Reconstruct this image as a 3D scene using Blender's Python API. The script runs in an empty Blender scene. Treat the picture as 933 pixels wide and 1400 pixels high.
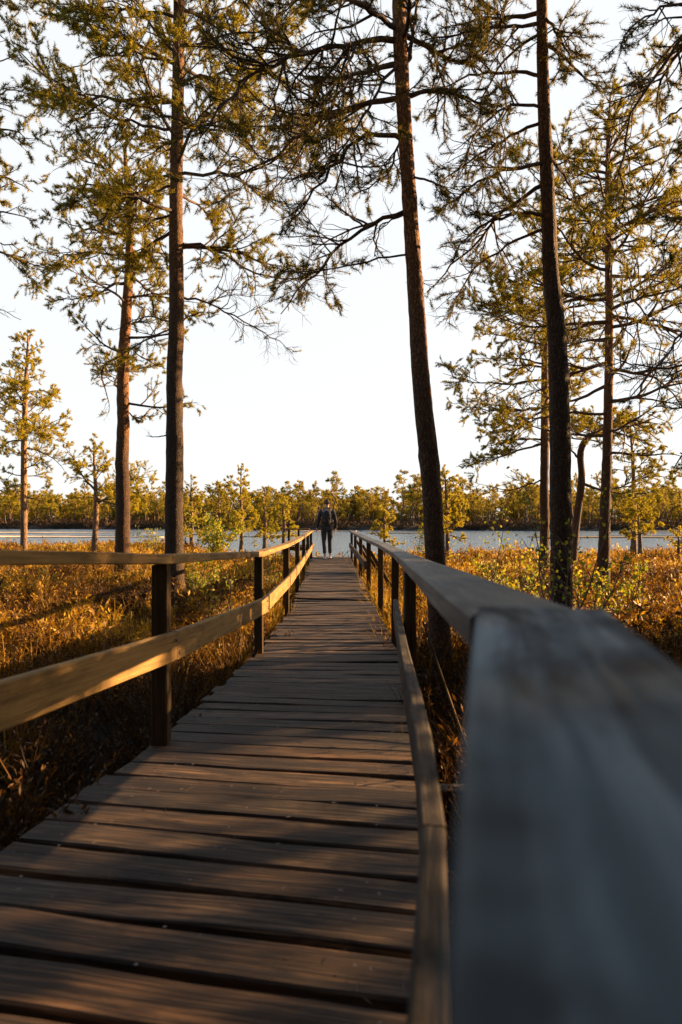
import bpy, math, random
import numpy as np

S = bpy.context.scene
R = math.radians
rs = np.random.RandomState

# ------------------------------------------------------------------ camera, sky, sun, exposure
SUN_AZ = R(68)      # clockwise from the view direction (+Y) towards the right (+X)
SUN_EL = R(14.5)
cam_d = bpy.data.cameras.new('camera')
cam = bpy.data.objects.new('camera', cam_d)
S.collection.objects.link(cam)
CH = 2.0
cam.location = (0, 0, CH)
cam.rotation_euler = (R(90), 0, 0)
cam_d.sensor_fit = 'VERTICAL'
cam_d.sensor_height = 36
cam_d.sensor_width = 24
F = 950.0
cam_d.lens = F / 1400 * 36
cam_d.shift_y = 10 / 1400
cam_d.clip_start = 0.02
cam_d.clip_end = 6000
cam_d.dof.use_dof = True
cam_d.dof.focus_distance = 9.0
cam_d.dof.aperture_fstop = 3.2
S.camera = cam

w = bpy.data.worlds.new('World')
S.world = w
w.use_nodes = True
nt = w.node_tree
bg = nt.nodes['Background']
sky = nt.nodes.new('ShaderNodeTexSky')
sky.sky_type = 'NISHITA'
sky.sun_disc = False
sky.sun_elevation = SUN_EL
sky.sun_rotation = SUN_AZ
sky.air_density = 1.0
sky.dust_density = 1.5
sky.ozone_density = 1.6
bg.inputs['Strength'].default_value = 0.05
# thin white high cloud veil in front only, faded overhead and behind to cut ambient light
veil = nt.nodes.new('ShaderNodeMix')
veil.data_type = 'RGBA'
veil.inputs[7].default_value = (5.6, 5.68, 5.72, 1)
gtc = nt.nodes.new('ShaderNodeTexCoord')
gsx = nt.nodes.new('ShaderNodeSeparateXYZ'); nt.links.new(gtc.outputs['Generated'], gsx.inputs[0])
gmr = nt.nodes.new('ShaderNodeMapRange'); nt.links.new(gsx.outputs[2], gmr.inputs[0])
gmr.interpolation_type = 'SMOOTHSTEP'
gmr.inputs['From Min'].default_value = 0.58; gmr.inputs['From Max'].default_value = 0.95
gmr.inputs['To Min'].default_value = 0.84; gmr.inputs['To Max'].default_value = 0.05
gm2 = nt.nodes.new('ShaderNodeMapRange'); gm2.interpolation_type = 'SMOOTHSTEP'
nt.links.new(gsx.outputs[1], gm2.inputs[0])
gm2.inputs['From Min'].default_value = 0.1; gm2.inputs['From Max'].default_value = 0.65
gm2.inputs['To Min'].default_value = 0.0; gm2.inputs['To Max'].default_value = 1.0
gml = nt.nodes.new('ShaderNodeMath'); gml.operation = 'MULTIPLY'
nt.links.new(gmr.outputs[0], gml.inputs[0]); nt.links.new(gm2.outputs[0], gml.inputs[1])
nt.links.new(gml.outputs[0], veil.inputs[0])
nt.links.new(sky.outputs[0], veil.inputs[6])
nt.links.new(veil.outputs[2], bg.inputs['Color'])

sun_d = bpy.data.lights.new('sun', 'SUN')
sun_d.energy = 5.0
sun_d.angle = R(0.5)
sun_d.color = (1.0, 0.62, 0.29)
sun = bpy.data.objects.new('sun', sun_d)
S.collection.objects.link(sun)
sun.rotation_euler = (R(90) - SUN_EL, 0, -SUN_AZ + R(180))
S.view_settings.view_transform = 'Standard'
S.view_settings.look = 'None'
S.view_settings.exposure = 1.98
S.view_settings.gamma = 1.0
S.render.engine = 'CYCLES'
S.cycles.max_bounces = 5
S.cycles.diffuse_bounces = 3
S.cycles.glossy_bounces = 2
S.cycles.transmission_bounces = 3
S.cycles.use_denoising = True

# ------------------------------------------------------------------ materials
def mat(name):
    m = bpy.data.materials.new(name)
    m.use_nodes = True
    return m, m.node_tree.nodes, m.node_tree.links, m.node_tree.nodes['Principled BSDF']

def ramp(n, stops):
    r = n.new('ShaderNodeValToRGB')
    while len(r.color_ramp.elements) < len(stops):
        r.color_ramp.elements.new(0.5)
    for e, (p, c) in zip(r.color_ramp.elements, stops):
        e.position = p
        e.color = (*c, 1)
    return r

def noise(n, l, vec, scale, detail=4, rough=0.55, dist=0.0):
    t = n.new('ShaderNodeTexNoise')
    t.inputs['Scale'].default_value = scale
    t.inputs['Detail'].default_value = detail
    t.inputs['Roughness'].default_value = rough
    t.inputs['Distortion'].default_value = dist
    if vec is not None:
        l.new(vec, t.inputs['Vector'])
    return t

def mapping(n, l, vec, scale):
    m = n.new('ShaderNodeMapping')
    m.inputs['Scale'].default_value = scale
    l.new(vec, m.inputs['Vector'])
    return m.outputs[0]

def mixc(n, l, a, b, f, mode='MIX'):
    m = n.new('ShaderNodeMix')
    m.data_type = 'RGBA'
    m.blend_type = mode
    for s, v in ((6, a), (7, b), (0, f)):
        if isinstance(v, (int, float)):
            m.inputs[s].default_value = v
        elif isinstance(v, tuple):
            m.inputs[s].default_value = (*v, 1)
        else:
            l.new(v, m.inputs[s])
    return m.outputs[2]

def bump(n, l, h, strength, dist, bsdf):
    b = n.new('ShaderNodeBump')
    b.inputs['Strength'].default_value = strength
    b.inputs['Distance'].default_value = dist
    l.new(h, b.inputs['Height'])
    l.new(b.outputs[0], bsdf.inputs['Normal'])

def wood(name, dark, mid, light, stain=0.6, rough=0.62, varied=0.5, bumpy=0.5, coarse=1.0, spec=0.5, stain_col=(0.03, 0.025, 0.022), stsc=1.0, tones=None, s0=.44, s1=.66):
    m, n, l, b = mat(name)
    uv = n.new('ShaderNodeUVMap').outputs[0]
    fine = noise(n, l, mapping(n, l, uv, (2.2, 75 * coarse, 1)), 1.0, 5, 0.6, 0.35)
    broad = noise(n, l, mapping(n, l, uv, (0.9, 9 * coarse, 1)), 1.0, 4, 0.6, 1.2)
    grain = mixc(n, l, fine.outputs[0], broad.outputs[0], 0.45)
    r = ramp(n, [(0.30, dark), (0.5, mid), (0.72, light)])
    l.new(grain, r.inputs[0])
    isl = n.new('ShaderNodeNewGeometry').outputs['Random Per Island']
    vr = ramp(n, tones or [(0.0, (1 - varied,) * 3), (0.55, (0.86, 0.86, 0.86)), (1.0, (1.25, 1.2, 1.14))])
    l.new(isl, vr.inputs[0])
    c = mixc(n, l, r.outputs[0], vr.outputs[0], 1.0, 'MULTIPLY')
    st = noise(n, l, mapping(n, l, uv, (1.3 * stsc, 4.5 * stsc, 1)), 1.6, 5, 0.62, 0.6)
    sr = ramp(n, [(s0, (0, 0, 0)), (s1, (stain,) * 3)])
    l.new(st.outputs[0], sr.inputs[0])
    c = mixc(n, l, c, stain_col, sr.outputs[0])
    # knots
    vo = n.new('ShaderNodeTexVoronoi')
    vo.inputs['Scale'].default_value = 2.3
    l.new(mapping(n, l, uv, (1.0, 3.2, 1)), vo.inputs['Vector'])
    kr = ramp(n, [(0.02, (1, 1, 1)), (0.075, (0, 0, 0))])
    l.new(vo.outputs['Distance'], kr.inputs[0])
    c = mixc(n, l, c, tuple(x * 0.5 for x in dark), kr.outputs[0])
    l.new(c, b.inputs['Base Color'])
    rr = n.new('ShaderNodeMapRange')
    rr.inputs['To Min'].default_value = rough - 0.14
    rr.inputs['To Max'].default_value = rough + 0.2
    l.new(broad.outputs[0], rr.inputs[0])
    l.new(rr.outputs[0], b.inputs['Roughness'])
    b.inputs['Specular IOR Level'].default_value = spec
    bump(n, l, fine.outputs[0], bumpy, 0.006, b)
    return m

M = {}
M['deck'] = wood('weathered_deck', (0.008, 0.006, 0.005), (0.050, 0.036, 0.026), (0.27, 0.18, 0.11), 0.85, 0.72, 0.6, 1.0, 1.0, 0.25, (0.010, 0.009, 0.010), 1.6, [(0.0, (.42, .42, .46)), (0.3, (1.0, .82, .66)), (0.5, (.65, .68, .74)), (0.75, (1.25, 1.05, .85)), (1.0, (1.5, 1.55, 1.65))])
M['rail_old'] = wood('grey_rail', (0.014, 0.014, 0.014), (0.080, 0.078, 0.072), (0.24, 0.225, 0.20), 0.9, 0.6, 0.12, 0.6, 0.7, 0.3, (0.015, 0.015, 0.018))
M['rail_near'] = wood('sky_tinted_rail', (0.012, 0.018, 0.023), (0.085, 0.118, 0.138), (0.30, 0.36, 0.39), 0.95, 0.7, 0.05, 0.9, 0.6, 0.15, (0.010, 0.010, 0.012), 1.7, None, .45, .62)  # blue of the reflected sky is mixed into the board colour
M['rail_brown'] = wood('brown_rail', (0.012, 0.010, 0.009), (0.060, 0.048, 0.038), (0.20, 0.15, 0.11), 0.9, 0.75, 0.12, 0.7, 0.9, 0.15, (0.010, 0.009, 0.008), 2.0)
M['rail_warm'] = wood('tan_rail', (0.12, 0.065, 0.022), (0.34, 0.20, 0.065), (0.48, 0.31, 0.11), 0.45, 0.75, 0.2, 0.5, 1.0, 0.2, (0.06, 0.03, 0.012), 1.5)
M['post'] = wood('dark_post', (0.016, 0.010, 0.006), (0.075, 0.046, 0.021), (0.17, 0.11, 0.05), 0.6, 0.85, 0.2, 0.6, 1.0, 0.1)
M['joist'] = wood('joist', (0.02, 0.016, 0.013), (0.045, 0.035, 0.028), (0.08, 0.065, 0.05), 0.5, 0.8, 0.2)

def bark(name, low, low2, high, high2, h0, h1, scale=1.0):
    m, n, l, b = mat(name)
    tc = n.new('ShaderNodeTexCoord').outputs['Object']
    v = n.new('ShaderNodeTexVoronoi')
    v.feature = 'DISTANCE_TO_EDGE'
    v.inputs['Scale'].default_value = 44 * scale
    wob = noise(n, l, tc, 6, 3)
    vm = n.new('ShaderNodeVectorMath'); vm.operation = 'ADD'
    sc = n.new('ShaderNodeVectorMath'); sc.operation = 'SCALE'; sc.inputs['Scale'].default_value = 0.12
    l.new(wob.outputs['Color'], sc.inputs[0])
    l.new(mapping(n, l, tc, (1, 1, 0.28)), vm.inputs[0]); l.new(sc.outputs[0], vm.inputs[1])
    l.new(vm.outputs[0], v.inputs['Vector'])
    cr = ramp(n, [(0.0, (0.25,) * 3), (0.22, (1, 1, 1))])
    l.new(v.outputs['Distance'], cr.inputs[0])
    fl = noise(n, l, mapping(n, l, tc, (1, 1, 0.35)), 38 * scale, 5, 0.65)
    lo = mixc(n, l, low, low2, fl.outputs[0])
    hi = mixc(n, l, high, high2, fl.outputs[0])
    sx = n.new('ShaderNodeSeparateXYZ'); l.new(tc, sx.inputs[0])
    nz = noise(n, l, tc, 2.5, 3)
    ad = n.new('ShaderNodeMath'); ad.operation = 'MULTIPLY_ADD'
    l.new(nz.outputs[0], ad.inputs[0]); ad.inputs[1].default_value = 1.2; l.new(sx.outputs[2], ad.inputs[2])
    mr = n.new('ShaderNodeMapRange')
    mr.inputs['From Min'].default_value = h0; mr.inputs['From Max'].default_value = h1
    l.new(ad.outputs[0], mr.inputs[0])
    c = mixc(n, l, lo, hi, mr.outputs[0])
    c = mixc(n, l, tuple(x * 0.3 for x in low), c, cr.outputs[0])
    l.new(c, b.inputs['Base Color'])
    b.inputs['Roughness'].default_value = 0.85
    b.inputs['Specular IOR Level'].default_value = 0.25
    hm = n.new('ShaderNodeMath'); hm.operation = 'MULTIPLY_ADD'
    l.new(fl.outputs[0], hm.inputs[0]); hm.inputs[1].default_value = 0.6; l.new(cr.outputs[0], hm.inputs[2])
    bump(n, l, hm.outputs[0], 1.0, 0.012, b)
    return m

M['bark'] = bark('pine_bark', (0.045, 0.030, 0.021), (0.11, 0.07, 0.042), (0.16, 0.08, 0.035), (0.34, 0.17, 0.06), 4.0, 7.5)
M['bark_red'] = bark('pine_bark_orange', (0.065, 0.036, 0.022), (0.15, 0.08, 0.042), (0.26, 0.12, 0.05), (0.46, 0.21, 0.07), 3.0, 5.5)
M['bark_far'] = bark('far_bark', (0.12, 0.08, 0.055), (0.22, 0.14, 0.09), (0.30, 0.17, 0.08), (0.40, 0.22, 0.10), 1.0, 4.0, 0.3)
m, n, l, b = mat('branch_wood')
tc = n.new('ShaderNodeTexCoord').outputs['Object']
r = ramp(n, [(0.35, (0.035, 0.023, 0.016)), (0.65, (0.13, 0.07, 0.035))])
l.new(noise(n, l, tc, 14, 4).outputs[0], r.inputs[0])
l.new(r.outputs[0], b.inputs['Base Color'])
b.inputs['Roughness'].default_value = 0.85
M['branch'] = m

def leaf_mat(name, stops, transl, tcol_gain=1.4, patch=0.0, patch_scale=0.4, patch_cols=None, rough=0.6, tint=False):
    m, n, l, b = mat(name)
    geo = n.new('ShaderNodeNewGeometry')
    r = ramp(n, stops)
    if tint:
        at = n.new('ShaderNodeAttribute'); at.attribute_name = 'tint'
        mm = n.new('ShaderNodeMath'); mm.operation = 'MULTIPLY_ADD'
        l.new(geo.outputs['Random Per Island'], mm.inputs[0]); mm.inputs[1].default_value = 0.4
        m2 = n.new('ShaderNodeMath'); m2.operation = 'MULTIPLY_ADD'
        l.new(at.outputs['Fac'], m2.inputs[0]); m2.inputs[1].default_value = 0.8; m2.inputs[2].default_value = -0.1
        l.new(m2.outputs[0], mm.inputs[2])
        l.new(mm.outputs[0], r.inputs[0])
    else:
        l.new(geo.outputs['Random Per Island'], r.inputs[0])
    c = r.outputs[0]
    l.new(c, b.inputs['Base Color'])
    b.inputs['Roughness'].default_value = rough
    b.inputs['Specular IOR Level'].default_value = 0.25
    tr = n.new('ShaderNodeBsdfTranslucent')
    g = mixc(n, l, c, (tcol_gain, tcol_gain * 0.95, tcol_gain * 0.7), 1.0, 'MULTIPLY')
    l.new(g, tr.inputs[0])
    mx = n.new('ShaderNodeMixShader'); mx.inputs[0].default_value = transl
    l.new(b.outputs[0], mx.inputs[1]); l.new(tr.outputs[0], mx.inputs[2])
    l.new(mx.outputs[0], n['Material Output'].inputs[0])
    return m

M['needle'] = leaf_mat('needles', [(0.0, (0.05, 0.055, 0.008)), (0.5, (0.21, 0.185, 0.013)), (1.0, (0.58, 0.43, 0.026))], 0.4)
M['needle_shaded'] = leaf_mat('needles_shaded', [(0.0, (0.022, 0.032, 0.007)), (0.6, (0.085, 0.078, 0.010)), (1.0, (0.40, 0.28, 0.02))], 0.28)  # darker copy of the needles: backlit shade of the crowns put into the colour
M['needle_young'] = leaf_mat('needles_bright', [(0.0, (0.18, 0.17, 0.012)), (0.5, (0.40, 0.32, 0.02)), (1.0, (0.58, 0.46, 0.035))], 0.42)
M['needle_far'] = leaf_mat('needles_far', [(0.0, (0.14, 0.12, 0.014)), (0.5, (0.32, 0.25, 0.024)), (1.0, (0.52, 0.39, 0.035))], 0.38)
M['birch_leaf'] = leaf_mat('birch_leaves', [(0.0, (0.10, 0.15, 0.012)), (0.5, (0.20, 0.22, 0.016)), (1.0, (0.45, 0.34, 0.025))], 0.45)
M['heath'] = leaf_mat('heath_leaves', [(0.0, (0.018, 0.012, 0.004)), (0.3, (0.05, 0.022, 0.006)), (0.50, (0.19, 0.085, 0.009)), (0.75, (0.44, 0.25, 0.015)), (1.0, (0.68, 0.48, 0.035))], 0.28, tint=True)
M['heath_far'] = leaf_mat('far_heath', [(0.0, (0.05, 0.03, 0.015)), (0.5, (0.085, 0.045, 0.02)), (1.0, (0.13, 0.075, 0.03))], 0.2)

m, n, l, b = mat('peat')
tc = n.new('ShaderNodeTexCoord').outputs['Object']
r = ramp(n, [(0.3, (0.008, 0.006, 0.004)), (0.55, (0.02, 0.014, 0.008)), (0.75, (0.045, 0.028, 0.012))])
l.new(noise(n, l, tc, 1.7, 8, 0.65).outputs[0], r.inputs[0])
l.new(r.outputs[0], b.inputs['Base Color'])
b.inputs['Roughness'].default_value = 0.95
bump(n, l, noise(n, l, tc, 14, 6, 0.7).outputs[0], 1.0, 0.05, b)
M['ground'] = m

m, n, l, b = mat('lake_water')
tc = n.new('ShaderNodeTexCoord').outputs['Object']
b.inputs['Base Color'].default_value = (0.16, 0.24, 0.32, 1)
b.inputs['Roughness'].default_value = 0.12
b.inputs['IOR'].default_value = 1.33
b.inputs['Specular IOR Level'].default_value = 0.8
nn = noise(n, l, mapping(n, l, tc, (0.55, 1.6, 1)), 2.6, 6, 0.62, 0.3)
bump(n, l, nn.outputs[0], 0.75, 0.16, b)
M['water'] = m

def plain(name, col, rough=0.8, nscale=0, amt=0.25, metal=0):
    m, n, l, b = mat(name)
    b.inputs['Roughness'].default_value = rough
    b.inputs['Metallic'].default_value = metal
    if nscale:
        tc = n.new('ShaderNodeTexCoord').outputs['Object']
        r = ramp(n, [(0.3, tuple(c * (1 - amt) for c in col)), (0.7, tuple(min(1, c * (1 + amt)) for c in col))])
        l.new(noise(n, l, tc, nscale, 4).outputs[0], r.inputs[0])
        l.new(r.outputs[0], b.inputs['Base Color'])
    else:
        b.inputs['Base Color'].default_value = (*col, 1)
    return m
M['skin'] = plain('skin', (0.55, 0.33, 0.23), 0.5)
M['hair'] = plain('hair', (0.10, 0.05, 0.025), 0.7, 60)
M['jacket'] = plain('jacket_cloth', (0.035, 0.036, 0.042), 0.75, 30)
M['trousers'] = plain('trouser_cloth', (0.030, 0.033, 0.045), 0.85, 40)
M['bag'] = plain('bag_cloth', (0.012, 0.012, 0.014), 0.7, 40)
M['shoe'] = plain('shoe', (0.55, 0.50, 0.48), 0.6, 30)
M['sole'] = plain('sole', (0.75, 0.73, 0.70), 0.6)
M['nail'] = plain('nail_steel', (0.12, 0.10, 0.09), 0.5, 0, 0, 0.8)
M['mud'] = plain('mud_bar', (0.05, 0.035, 0.022), 0.8, 3)
M['ice'] = plain('sand_bar', (0.42, 0.33, 0.24), 0.6, 2)
M['birch_bark'] = plain('young_birch_bark', (0.13, 0.085, 0.06), 0.8, 40)

# ------------------------------------------------------------------ mesh helpers
class MB:
    def __init__(s):
        s.v = []; s.q = []; s.t = []; s.uv_q = []; s.n = 0; s.tint = []
    def add(s, v, q=None, t=None, tint=None):
        v = np.asarray(v, dtype=np.float64).reshape(-1, 3)
        if q is not None and len(q): s.q.append(np.asarray(q, dtype=np.int64) + s.n)
        if t is not None and len(t): s.t.append(np.asarray(t, dtype=np.int64) + s.n)
        s.v.append(v)
        if tint is not None: s.tint.append(np.broadcast_to(np.asarray(tint, dtype=np.float32), (len(v),)))
        s.n += len(v)
    def build(s, name, material, parent=None, smooth=True, loc=None):
        v = np.concatenate(s.v) if s.v else np.zeros((0, 3))
        if loc is not None: v = v - np.asarray(loc)
        q = np.concatenate(s.q) if s.q else np.zeros((0, 4), int)
        t = np.concatenate(s.t) if s.t else np.zeros((0, 3), int)
        me = bpy.data.meshes.new(name)
        me.vertices.add(len(v)); me.vertices.foreach_set('co', v.astype(np.float32).ravel())
        nl = len(q) * 4 + len(t) * 3
        me.loops.add(nl)
        me.loops.foreach_set('vertex_index', np.concatenate([q.ravel(), t.ravel()]).astype(np.int32))
        me.polygons.add(len(q) + len(t))
        st = np.concatenate([np.arange(len(q)) * 4, len(q) * 4 + np.arange(len(t)) * 3]).astype(np.int32)
        me.polygons.foreach_set('loop_start', st)
        me.polygons.foreach_set('use_smooth', np.full(len(q) + len(t), smooth, dtype=bool))
        if s.uv_q:
            uv = me.uv_layers.new(name='UVMap')
            uv.data.foreach_set('uv', np.concatenate(s.uv_q).astype(np.float32).ravel())
        if s.tint:
            a = me.attributes.new('tint', 'FLOAT', 'POINT')
            a.data.foreach_set('value', np.concatenate(s.tint).astype(np.float32))
        me.update(); me.validate()
        me.materials.append(material)
        o = bpy.data.objects.new(name, me)
        S.collection.objects.link(o)
        if parent is not None: o.parent = parent
        if loc is not None and parent is None: o.location = loc
        return o

def empty(name, loc, label=None, cat=None, group=None):
    o = bpy.data.objects.new(name, None)
    o.empty_display_size = 0.2
    S.collection.objects.link(o)
    o.location = loc
    if label: o['label'] = label
    if cat: o['category'] = cat
    if group: o['group'] = group
    return o

def tag(o, label=None, cat=None, group=None, kind=None):
    if label: o['label'] = label
    if cat: o['category'] = cat
    if group: o['group'] = group
    if kind: o['kind'] = kind
    return o

def W(x, y, z):
    return np.array([(x - 466.5) / F * z, z, CH - (y - 710) / F * z])

def unit(v):
    return v / np.maximum(np.linalg.norm(v, axis=-1, keepdims=True), 1e-9)

# a sawn board with chamfered edges that follows a polyline; every face carries grain UVs in metres
def board(mb, pts, wid, thk, up=(0, 0, 1), ch=0.005, seed=0, jit=0.0, roll=0.0):
    P = np.asarray(pts, float)
    n = len(P)
    rg = rs(seed)
    T = unit(np.gradient(P, axis=0))
    U = np.asarray(up, float)
    side = unit(np.cross(T, U)); upv = np.cross(side, T)
    if roll:
        c, s_ = math.cos(roll), math.sin(roll)
        side, upv = side * c + upv * s_, upv * c - side * s_
    a, b_ = wid / 2, thk / 2
    prof = [(-a + ch, -b_), (a - ch, -b_), (a, -b_ + ch), (a, b_ - ch), (a - ch, b_), (-a + ch, b_), (-a, b_ - ch), (-a, -b_ + ch)]
    k = len(prof)
    V = np.zeros((n, k, 3))
    for j, (x, y) in enumerate(prof):
        V[:, j] = P + side * x + upv * y
    if jit: V += rg.normal(0, jit, V.shape) * np.array([1, 1, 1])
    L = np.concatenate([[0], np.cumsum(np.linalg.norm(np.diff(P, axis=0), axis=1))])
    per = [0]
    for j in range(k):
        x0, y0 = prof[j]; x1, y1 = prof[(j + 1) % k]
        per.append(per[-1] + math.hypot(x1 - x0, y1 - y0))
    uo, vo = rg.uniform(0, 40), rg.uniform(0, 40)
    q = []; uv = []
    for i in range(n - 1):
        for j in range(k):
            j2 = (j + 1) % k
            q.append([i * k + j, i * k + j2, (i + 1) * k + j2, (i + 1) * k + j])
            uv += [(uo + L[i], vo + per[j]), (uo + L[i], vo + per[j + 1]), (uo + L[i + 1], vo + per[j + 1]), (uo + L[i + 1], vo + per[j])]
    for base, rev in ((0, True), ((n - 1) * k, False)):
        for a4 in ((0, 1, 2, 7), (2, 3, 6, 7), (3, 4, 5, 6)):
            ids = a4[::-1] if rev else a4
            q.append([base + t for t in ids])
            uv += [(uo + prof[t][1] * 0.3, vo + prof[t][0]) for t in ids]
    mb.add(V.reshape(-1, 3), q=q)
    mb.uv_q.append(np.array(uv))

def tubes(mb, paths, radii, sides, jit=0.0, rg=None):
    """paths (N,n,3), radii (N,n)"""
    paths = np.asarray(paths, float); radii = np.asarray(radii, float)
    N, n, _ = paths.shape
    if N == 0: return
    T = unit(np.gradient(paths, axis=1))
    ref = np.zeros((N, 1, 3)); ref[..., 0] = 0.31; ref[..., 1] = 0.87; ref[..., 2] = 0.38
    big = np.abs((T * ref).sum(-1, keepdims=True)).mean(1, keepdims=True) > 0.85
    ref = np.where(big, np.array([[[0.9, -0.3, 0.3]]]), ref)
    A = unit(np.cross(T, ref)); B = np.cross(T, A)
    ang = np.arange(sides) / sides * 2 * math.pi
    ca, sa = np.cos(ang), np.sin(ang)
    rad = radii[:, :, None]
    if jit: rad = rad * (1 + rg.normal(0, jit, (N, n, sides)))
    V = paths[:, :, None, :] + (A[:, :, None, :] * ca[None, None, :, None] + B[:, :, None, :] * sa[None, None, :, None]) * rad[..., None]
    i = np.arange(n - 1)[:, None]; j = np.arange(sides)[None, :]; j2 = (j + 1) % sides
    q = np.stack([i * sides + j, i * sides + j2, (i + 1) * sides + j2, (i + 1) * sides + j], -1).reshape(-1, 4)
    Q = (q[None] + (np.arange(N) * n * sides)[:, None, None]).reshape(-1, 4)
    mb.add(V.reshape(-1, 3), q=Q)

def grow(starts, dirs, lens, n, wig, trop, rg):
    N = len(starts)
    P = np.zeros((N, n, 3)); P[:, 0] = starts
    d = unit(np.asarray(dirs, float))
    st = (np.asarray(lens) / (n - 1))[:, None]
    for i in range(1, n):
        d = unit(d + rg.normal(0, wig, (N, 3)) + np.array([0, 0, trop]))
        P[:, i] = P[:, i - 1] + d * st
    return P

def spawn(paths, lens, radii, per_m, tmin, ang, lfrac, n, wig, trop, rg, lmin=0.05, lmax=9, flat=0.6):
    """children of a batch of branches"""
    cnt = np.maximum(1, np.round(per_m * lens * rg.uniform(0.7, 1.3, len(lens)))).astype(int)
    idx = np.repeat(np.arange(len(lens)), cnt)
    K = len(idx)
    t = rg.uniform(tmin, 1.0, K)
    m = paths.shape[1]
    f = t * (m - 1); i0 = np.minimum(f.astype(int), m - 2); fr = (f - i0)[:, None]
    p = paths[idx, i0] * (1 - fr) + paths[idx, i0 + 1] * fr
    T = unit(paths[idx, i0 + 1] - paths[idx, i0])
    rnd = rg.normal(0, 1, (K, 3)); rnd[:, 2] *= flat
    perp = unit(rnd - T * (rnd * T).sum(-1, keepdims=True))
    a = np.radians(rg.uniform(ang[0], ang[1], K))[:, None]
    d = T * np.cos(a) + perp * np.sin(a)
    ln = np.clip(lens[idx] * rg.uniform(lfrac[0], lfrac[1], K) * (1.2 - 0.75 * t), lmin, lmax)
    r0 = (radii[idx, i0] * (1 - fr[:, 0]) + radii[idx, i0 + 1] * fr[:, 0]) * 0.62
    return grow(p, d, ln, n, wig, trop, rg), ln, r0

def needles(mb, cen, tan, K, ln, wd, rg, spread=0.65, brush=0.07, up=0.12):
    N = len(cen)
    if N == 0: return
    c = np.repeat(cen, K, 0); t = np.repeat(tan, K, 0)
    d = unit(t * 0.7 + rg.normal(0, spread, (N * K, 3)) + np.array([0, 0, up]))
    b0 = c - t * rg.uniform(-0.15, 1, (N * K, 1)) * brush
    L = ln * rg.uniform(0.7, 1.2, (N * K, 1))
    sd = unit(np.cross(d, rg.normal(0, 1, (N * K, 3)))) * wd / 2
    V = np.stack([b0 - sd, b0 + sd, b0 + d * L], 1)
    mb.add(V.reshape(-1, 3), t=np.arange(N * K * 3).reshape(-1, 3))

def resample(P, n):
    P = np.asarray(P, float)
    L = np.concatenate([[0], np.cumsum(np.linalg.norm(np.diff(P, axis=0), axis=1))])
    t = np.linspace(0, L[-1], n)
    return np.stack([np.interp(t, L, P[:, k]) for k in range(3)], 1), L[-1]

def smoothpath(P, n, rg, wig):
    Q, L = resample(P, n)
    for _ in range(2):
        Q[1:-1] = (Q[:-2] + 2 * Q[1:-1] + Q[2:]) / 4
    nz = rg.normal(0, wig * L / n, Q.shape); nz[0] = 0
    nz[:, 1] *= 0.8
    return Q + nz, L

GZ = 0.5   # bog surface
WZ = 0.40  # lake surface

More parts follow.
